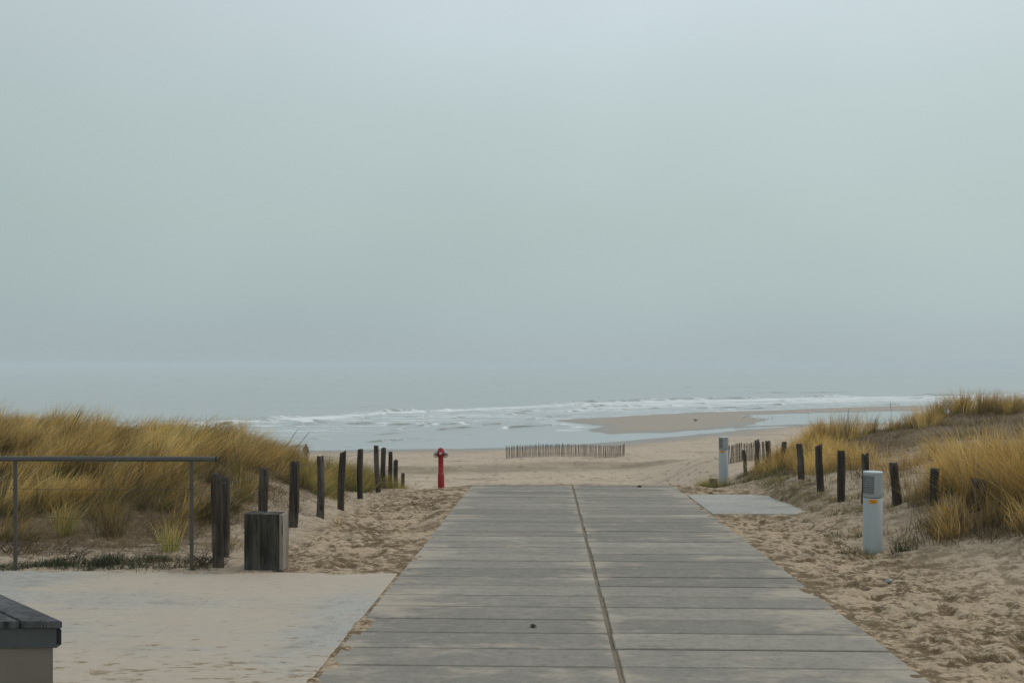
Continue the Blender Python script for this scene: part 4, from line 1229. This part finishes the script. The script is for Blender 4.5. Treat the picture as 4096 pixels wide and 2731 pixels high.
# ------------------------------------------------------------------ red hydrant
def hydrant():
    Y = 16.5; X = (1013.5 - 1176) / F_ * Y; zb = -(1127 - 835) / F_ * Y
    r = empty('fire_hydrant', (X, Y, zb))
    tag(r, 'slim red standpipe hydrant with two metal couplings, in the sand left of the path', 'hydrant')
    u = Y / F_                       # metres for one pixel
    H = 99 * u
    bm = bmesh.new()
    prof = [(7.6 * u, -0.15), (7.6 * u, 0.0), (7.5 * u, 39 * u), (6.9 * u, 40.5 * u), (6.3 * u, 41.5 * u), (5.9 * u, 70 * u), (5.9 * u, 77 * u), (6.5 * u, 80 * u)]
    lathe(bm, prof, 28, True)
    o = from_bm('standpipe', bm, M_RED, r, True); o.rotation_euler = (0, R(-0.8), 0)
    ox = -1.0 * u
    bm = bmesh.new()
    lathe(bm, [(6.0 * u, 78 * u), (8.2 * u, 80.5 * u), (8.8 * u, 84 * u), (8.8 * u, 89 * u), (7.8 * u, 92.5 * u), (7.0 * u, 94 * u), (6.6 * u, 97.5 * u), (5.4 * u, 99 * u), (2.5 * u, 99.5 * u)], 28, True, True, ox)
    hd = from_bm('head', bm, M_RED, r, True)
    # square key on top
    bm = bmesh.new(); box(bm, -0.013, 0.013, -0.013, 0.013, 99 * u, 101 * u, 0.002)
    k = from_bm('spindle', bm, M_RED, r); k.location = (ox, 0, -0.004)
    for s in (-1, 1):
        bm = bmesh.new()
        lathe(bm, [(4.6 * u, 7 * u), (5.2 * u, 8 * u), (6.8 * u, 9.4 * u), (6.8 * u, 10.4 * u), (5.0 * u, 10.8 * u), (5.0 * u, 11.8 * u), (6.4 * u, 12.2 * u), (6.4 * u, 13.6 * u), (4.8 * u, 14.2 * u)], 24, True, True)
        c = from_bm('coupling', bm, M_METAL, r, True)
        c.location = (ox, 0, 87 * u); c.rotation_euler = (0, R(90) * s, 0)
        bm = bmesh.new()
        # a bent handle hanging below the coupling
        P_ = [(13.6, -1), (16.0, -2), (16.2, -6), (14.2, -9), (10.5, -9.8), (7.2, -9.0)]
        tube(bm, [Vector((s * a * u, -0.012, b * u)) for a, b in P_], 0.0055, 8)
        hh = from_bm('handle', bm, M_DARKM, r, True); hh.location = (ox, 0, 88 * u)
    bm = bmesh.new()
    box(bm, -0.020, 0.020, -0.0015, 0.0015, -0.0145, 0.0145, 0.0)
    s = from_bm('sticker', bm, M_WHITE, r)
    s.location = (ox + 0.3 * u, -8.8 * u - 0.0035, 88.5 * u); s.rotation_euler = (0, R(-22), 0)
    bm = bmesh.new()
    for i in range(4): box(bm, -0.013, 0.011 - 0.004 * (i % 2), -0.0035, -0.0022, -0.008 + i * 0.005, -0.0065 + i * 0.005)
    from_bm('print', bm, M_PRINT, s)
hydrant()

# ------------------------------------------------------------------ paling fences on the beach
def paling(name_label, pts, n, h, seed, zoff=0.0, hfun=None):
    """chestnut palings wired together along a line of points"""
    rr = random.Random(seed)
    p0 = pts[0]
    z0 = gz(*p0)
    root = empty('paling_fence', (p0[0], p0[1], z0))
    tag(root, name_label, 'paling fence', 'chestnut paling fences on the beach')
    pa = np.array(pts); seglen = np.concatenate([[0], np.cumsum(np.linalg.norm(np.diff(pa, axis=0), axis=1))])
    tops = []
    for i in range(n):
        s = seglen[-1] * i / (n - 1)
        x = np.interp(s, seglen, pa[:, 0]); y = np.interp(s, seglen, pa[:, 1])
        z = gz(x, y)
        big = (i in (0, n - 1)) or (i % 18 == 9)
        w = rr.uniform(0.046, 0.062) if not big else 0.08
        hh = (h if hfun is None else hfun(s / seglen[-1])) + rr.uniform(-0.03, 0.04) + (0.05 if big else 0)
        bm = bmesh.new()
        d = 0.012 if not big else 0.035
        lean = rr.gauss(0, 0.035) + 0.05 * math.sin(i * 0.13 + seed)
        vs = []
        for (zz, k) in ((-0.25, 1), (hh * 0.5, 1.0), (hh * 0.94, 0.95), (hh, 0.45)):
            dx = lean * max(zz, 0) + rr.gauss(0, 0.003)
            vs.append([bm.verts.new((dx - w / 2 * k, -d, zz)), bm.verts.new((dx + w / 2 * k, -d, zz)), bm.verts.new((dx + w / 2 * k, d, zz)), bm.verts.new((dx - w / 2 * k, d, zz))])
        for a, b in zip(vs[:-1], vs[1:]):
            for j in range(4): bm.faces.new((a[j], a[(j + 1) % 4], b[(j + 1) % 4], b[j]))
        bm.faces.new(vs[-1]); bm.faces.new(vs[0][::-1])
        o = from_bm('pale' if not big else 'post', bm, M_PALE, root)
        o.location = (x - p0[0], y - p0[1] + (0.05 if big else 0), z - z0)
        tops.append((x - p0[0], y - p0[1] - 0.02, z - z0, hh))
    for f in (0.22, 0.80):
        bm = bmesh.new()
        tube(bm, [Vector((a, b, c + hh * f + 0.008 * math.sin(i * 2.1))) for i, (a, b, c, hh) in enumerate(tops)], 0.008, 5)
        from_bm('binding_wire', bm, M_WIRE, root, True)
fx = np.linspace(FENCE_X0, FENCE_X1, 24)
paling('long chestnut paling fence on a sand mound on the open beach', [(a, float(fence_y(a))) for a in fx], 98, 1.12, 3)
paling('short chestnut paling fence behind the far bollard and posts', [(13.9 + 0.5 * i, 64.0 + 0.15 * i) for i in range(7)], 34, 1.15, 8)

# ------------------------------------------------------------------ lidded enclosure in the near left corner
def kiosk():
    zt = -0.98; c = Vector((-1.716, 3.80, zt))
    r = empty('bin_enclosure', (-2.3, 4.2, plane_z(4.2)))
    tag(r, 'taupe enclosure with a dark planked lid in the bottom left corner', 'enclosure')
    o0 = Vector(r.location)
    a = Vector((-math.sin(R(46)), math.cos(R(46)), 0))        # along the right edge, away from us
    b = Vector((-1, -0.028, 0)).normalized()                  # along the front edge
    La, Lb = 1.15, 1.5
    def prism(name, corners, z0, z1, mat, bev=0.0):
        bm = bmesh.new()
        lo = [bm.verts.new((p.x - o0.x, p.y - o0.y, z0 - o0.z)) for p in corners]
        hi = [bm.verts.new((p.x - o0.x, p.y - o0.y, z1 - o0.z)) for p in corners]
        n = len(lo)
        for i in range(n): bm.faces.new((lo[i], lo[(i + 1) % n], hi[(i + 1) % n], hi[i]))
        bm.faces.new(hi); bm.faces.new(lo[::-1])
        bmesh.ops.recalc_face_normals(bm, faces=bm.faces)
        if bev: bmesh.ops.bevel(bm, geom=list(bm.edges), offset=bev, segments=2, affect='EDGES')
        return from_bm(name, bm, mat, r)
    # planks lie side by side from the right edge leftwards
    w = 0.115
    nrm = Vector((a.y, -a.x, 0))
    step = w / abs(b.dot(nrm)) 
    for i in range(9):
        p = c + b * (step * i + 0.0); q = c + b * (step * (i + 1) - 0.010)
        prism('lid_plank', [p, q, q + a * La, p + a * La], zt - 0.027, zt + random.uniform(-.001, .001), M_LIDWOOD, 0.003)
    ci = c + b * 0.014 + a * 0.018
    prism('front_fascia', [ci + b * 0.0, ci + b * (Lb - .1), ci + b * (Lb - .1) + Vector((0, .03, 0)), ci + Vector((0, .03, 0))], zt - 0.105, zt - 0.029, M_FASCIA, 0.002)
    cs = c + a * 0.004 + b * 0.001
    prism('side_fascia', [cs, cs + b * 0.008, cs + b * 0.008 + a * (La - .05), cs + a * (La - .05)], zt - 0.093, zt - 0.029, M_LIDEDGE, 0.003)
    cb = c + b * 0.022 + a * 0.032
    prism('body', [cb, cb + b * (Lb - .2), cb + b * (Lb - .2) + a * (La - .12), cb + a * (La - .12)], plane_z(3.8) - 0.0, zt - 0.032, M_KIOSK, 0.004)
kiosk()

# ------------------------------------------------------------------ person on the beach
def skin_obj(name, verts, edges, radii, mat, parent=None, root=0, sub=2):
    me = bpy.data.meshes.new(name); me.from_pydata(verts, edges, [])
    o = link_mesh(name, me, mat, parent)
    sk = o.modifiers.new('skin', 'SKIN'); sk.use_smooth_shade = True
    for i, r_ in enumerate(radii):
        me.skin_vertices[0].data[i].radius = (r_, r_) if not isinstance(r_, tuple) else r_
        me.skin_vertices[0].data[i].use_root = (i == root)
    ss = o.modifiers.new('sub', 'SUBSURF'); ss.levels = sub; ss.render_levels = sub
    dg = bpy.context.evaluated_depsgraph_get(); dg.update()
    nm = bpy.data.meshes.new_from_object(o.evaluated_get(dg))
    o.modifiers.clear(); o.data = nm
    nm.polygons.foreach_set('use_smooth', np.ones(len(nm.polygons), bool))
    if not nm.materials: nm.materials.append(mat)
    return o
def person():
    Y = 86.0; X = (702.5 - 1176) / F_ * Y
    zt = -(1017.5 - 835) / F_ * Y
    zg = gz(X, Y); H = 1.72
    zf = zt - H
    r_ = None
    v = [(0, 0, .95), (0, 0, 1.12), (0, .01, 1.32), (0, .02, 1.44), (0, -.02, 1.53), (0, -.04, 1.63), (0, -.03, 1.68),       # pelvis..head 0-6
         (-.10, 0, .90), (-.11, -.02, .50), (-.11, .04, .09), (-.11, -.13, .04),
         (.10, 0, .90), (.11, .05, .50), (.11, .14, .10), (.11, -.03, .04),
         (-.19, .02, 1.41), (-.26, .03, 1.14), (-.22, -.10, .92), (-.21, -.15, .85),
         (.19, .02, 1.41), (.26, .04, 1.14), (.23, -.06, .91), (.22, -.10, .84)]
    e = [(0, 1), (1, 2), (2, 3), (3, 4), (4, 5), (5, 6), (0, 7), (7, 8), (8, 9), (9, 10), (0, 11), (11, 12), (12, 13), (13, 14), (3, 15), (15, 16), (16, 17), (17, 18), (3, 19), (19, 20), (20, 21), (21, 22)]
    rad = [(.15, .12), (.14, .11), (.16, .12), (.12, .09), .055, .085, .07, .09, .062, .045, .04, .09, .062, .045, .04, .07, .05, .035, .03, .07, .05, .035, .03]
    o = skin_obj('person', v, e, rad, M_TROUSER)
    o.location = (X, Y, zf); o.rotation_euler = (0, 0, R(155))
    tag(o, 'person in a brown hooded coat seen from behind, beyond the left dune grass', 'person')
    # coat
    v = [(0, 0, .80), (0, 0, .98), (0, 0, 1.15), (0, .01, 1.32), (0, .02, 1.44), (0, .02, 1.50),
         (-.19, .02, 1.41), (-.27, .03, 1.14), (-.23, -.09, .94), (.19, .02, 1.41), (.27, .04, 1.14), (.24, -.05, .93)]
    e = [(0, 1), (1, 2), (2, 3), (3, 4), (4, 5), (4, 6), (6, 7), (7, 8), (4, 9), (9, 10), (10, 11)]
    rad = [(.21, .17), (.20, .16), (.18, .15), (.19, .15), (.14, .12), (.08, .08), .085, .07, .06, .085, .07, .06]
    skin_obj('coat', v, e, rad, M_COAT, o)
    skin_obj('hair', [(0, -.02, 1.62), (0, .01, 1.68), (0, .05, 1.60)], [(0, 1), (1, 2)], [.08, .085, .06], M_HAIR, o)
    skin_obj('face', [(0, -.09, 1.60), (0, -.115, 1.635), (0, -.10, 1.67)], [(0, 1), (1, 2)], [.05, .045, .04], M_SKIN, o)
    return o, zf, zg
_, zf, zg = person()
print('person foot', zf, 'ground', zg)

# ------------------------------------------------------------------ gulls on the sandbar
def gull(px, py, rz, label, mat, wing, sc=1.0, grp='gulls on the sandbar', cat='gull', name='gull'):
    z = max(gz(px, py), SEA + 0.01)
    v = [(0, -.20, .17), (0, -.08, .20), (0, .06, .22), (0, .13, .28), (0, .16, .34), (-.04, -.01, .15), (-.04, .0, .0), (-.04, .04, .005), (.04, -.01, .15), (.04, .0, .0), (.04, .04, .005)]
    e = [(0, 1), (1, 2), (2, 3), (3, 4), (1, 5), (5, 6), (6, 7), (1, 8), (8, 9), (9, 10)]
    rad = [.03, .085, .095, .05, .05, .02, .008, .008, .02, .008, .008]
    o = skin_obj(name, v, e, rad, mat, None, 1, 1)
    o.location = (px, py, z); o.rotation_euler = (0, 0, rz); o.scale = (sc, sc, sc)
    tag(o, label, cat, grp)
    skin_obj('wing', [(-.07, -.26, .19), (-.075, -.08, .235), (-.06, .05, .25)], [(0, 1), (1, 2)], [.015, .045, .04], wing, o, 1, 1)
    skin_obj('wing', [(.07, -.26, .19), (.075, -.08, .235), (.06, .05, .25)], [(0, 1), (1, 2)], [.015, .045, .04], wing, o, 1, 1)
    bm = bmesh.new(); tube(bm, [Vector((0, .19, .335)), Vector((0, .27, .32))], [.015, .004], 6)
    from_bm('beak', bm, M_BEAK, o)
def G(xo, yo, rz, label, sc=1.0, **kw):
    Y = -SEA * 0.985 / ((yo - 835) / F_); gull((xo - 1176) / F_ * Y, Y, rz, label, kw.pop('mat', M_GULL), kw.pop('wing', M_GULLG), sc * 1.25, **kw)
G(1707, 961, R(80), 'largest white gull on the sandbar, left of the pool tip', 1.35)
G(1732, 962, R(-70), 'white gull between the largest gull and the pool tip')
G(1718, 951, R(90), 'small white gull on the sandbar above the largest gull', .9)
G(1739, 951.5, R(60), 'small white gull at the upper corner of the pool', .9)
G(1756, 963.5, R(-90), 'tiny gull at the water edge of the pool tip', .8)
G(1773, 959, R(90), 'gull standing in the shallow left end of the pool', .9)
G(1858, 949, R(-80), 'white gull on the far bank above the middle of the pool', 1.1)
G(1916, 948, R(90), 'white gull on the far bank, right of the middle', 1.1)
G(1990, 943.5, R(-90), 'rightmost white gull, on the far bank near the dune grass', 1.2)
G(1597, 968.5, R(90), 'single dark bird on the wide part of the sandbar', 1.3, mat=M_BLACK, wing=M_BLACK, grp=None, cat='bird', name='dark_bird')

# ------------------------------------------------------------------ small things lying about
def pebble(name, px, py, z, s, mat, label, cat, flat=0.6, seed=1):
    bm = bmesh.new(); bmesh.ops.create_icosphere(bm, subdivisions=3, radius=1.0)
    rr = random.Random(seed)
    k = [Vector((rr.uniform(-1, 1), rr.uniform(-1, 1), rr.uniform(-1, 1))).normalized() for _ in range(5)]
    for v in bm.verts:
        f = 1 + 0.14 * sum(max(0, v.co.normalized().dot(q)) ** 3 for q in k) - 0.1
        v.co = Vector((v.co.x * s[0] * f, v.co.y * s[1] * f, v.co.z * s[2] * f))
    o = from_bm(name, bm, mat, None, True); o.location = (px, py, z + s[2] * flat)
    tag(o, label, cat); return o
Yl = 1.65 * F_ / (1438 - 894); Xl = (1225 - 1176) / F_ * Yl
def leaf():
    bm = bmesh.new()
    P_ = [(-.010, -.028), (.006, -.032), (.018, -.012), (.020, .008), (.008, .024), (-.004, .036), (-.014, .018), (-.019, -.004)]
    rim = [bm.verts.new((a, b, 0.006 + 0.010 * math.sin(i * 1.3) ** 2)) for i, (a, b) in enumerate(P_)]
    rl = [bm.verts.new((a, b, 0.003 + 0.010 * math.sin(i * 1.3) ** 2)) for i, (a, b) in enumerate(P_)]
    c = bm.verts.new((0, 0, 0.022)); c2 = bm.verts.new((0, 0, 0.019)); n = len(rim)
    for i in range(n):
        bm.faces.new((rim[i], rim[(i + 1) % n], c)); bm.faces.new((rl[(i + 1) % n], rl[i], c2)); bm.faces.new((rl[i], rl[(i + 1) % n], rim[(i + 1) % n], rim[i]))
    o = from_bm('dead_leaf', bm, M_LEAF, None, True); o.location = (Xl, Yl, plane_z(Yl) + 0.001); o.rotation_euler = (0, 0, 0.3)
    tag(o, 'dark curled leaf lying on the path left of the centre joint', 'leaf')
leaf()
Ys = 16.9; pebble('pebble', (1469 - 1176) / F_ * Ys, Ys, plane_z(Ys), (0.035, 0.025, 0.022), M_STONE, 'small dark stone on the far end of the path', 'stone', 0.8, 3)
def can():
    Yc = 8.6; Xc = (2041 - 1176) / F_ * Yc
    bm = bmesh.new(); lathe(bm, [(0.012, -0.03), (0.017, -0.028), (0.017, 0.026), (0.012, 0.03), (0.010, 0.032)], 16, True, True)
    o = from_bm('tin_can', bm, m_plain('faded_grey_can', (0.25, 0.28, 0.30), 0.4, 0.3, 0.2, 30), None, True)
    o.location = (Xc, Yc, gz(Xc, Yc, True) + 0.02); o.rotation_euler = (R(10), R(80), R(20))
    tag(o, 'small grey piece of litter on the sand below the near bollard', 'litter')
can()
def stump():
    Y = 20.4; X = (1637 - 1176) / F_ * Y; zb = gz(X, Y)
    bm = bmesh.new(); box(bm, -0.065, 0.065, -0.05, 0.05, -0.1, 0.22, 0.006)
    o = from_bm('wooden_stump', bm, M_STUMP); o.location = (X, Y, zb); o.rotation_euler = (0, R(4), R(12))
    tag(o, 'short yellowish wooden stump at the left foot of the far bollard', 'stump')
stump()
# brambles by the first post
def bramble(px, py, n, s, label):
    bm = bmesh.new(); rr = random.Random(4 + n)
    for i in range(n):
        a = rr.uniform(0, 6.28); L = s * rr.uniform(.5, 1.1)
        p0 = Vector((rr.gauss(0, .06), rr.gauss(0, .05), -0.02)); pts = [p0]
        dirx = math.cos(a); diry = math.sin(a)
        for k in range(1, 6):
            u = k / 5; pts.append(p0 + Vector((dirx * L * u * .8 + rr.gauss(0, .01), diry * L * u * .5, L * (u - .55 * u * u) + rr.gauss(0, .008))))
        tube(bm, pts, [0.0035, .003, .003, .0025, .002, .001], 4)
    o = from_bm('bramble', bm, M_TWIG, None, True); o.location = (px, py, gz(px, py))
    tag(o, label, 'bramble', 'dark brambles on the sand')
bramble(-2.86, 9.32, 42, 0.32, 'dark tangled bramble between the railing end and the first post')
bramble(-4.95, 9.9, 16, 0.30, 'dark twiggy bramble left of the first railing post')
bramble(-4.2, 9.6, 14, 0.20, 'sparse low bramble at the middle of the railing bay')

# ------------------------------------------------------------------ sea haze
bm = bmesh.new(); box(bm, -9000, 9000, -60, 17500, -14.0, 3.0)
m = bpy.data.materials.new('haze'); m.use_nodes = True
nt = m.node_tree; nt.nodes.clear()
ho = nt.nodes.new('ShaderNodeOutputMaterial'); pv = nt.nodes.new('ShaderNodeVolumePrincipled')
pv.inputs['Color'].default_value = (0.765, 0.845, 0.885, 1)
pv.inputs['Density'].default_value = 0.00085
nt.links.new(pv.outputs[0], ho.inputs['Volume'])
hz = from_bm('haze', bm, m); tag(hz, kind='stuff')
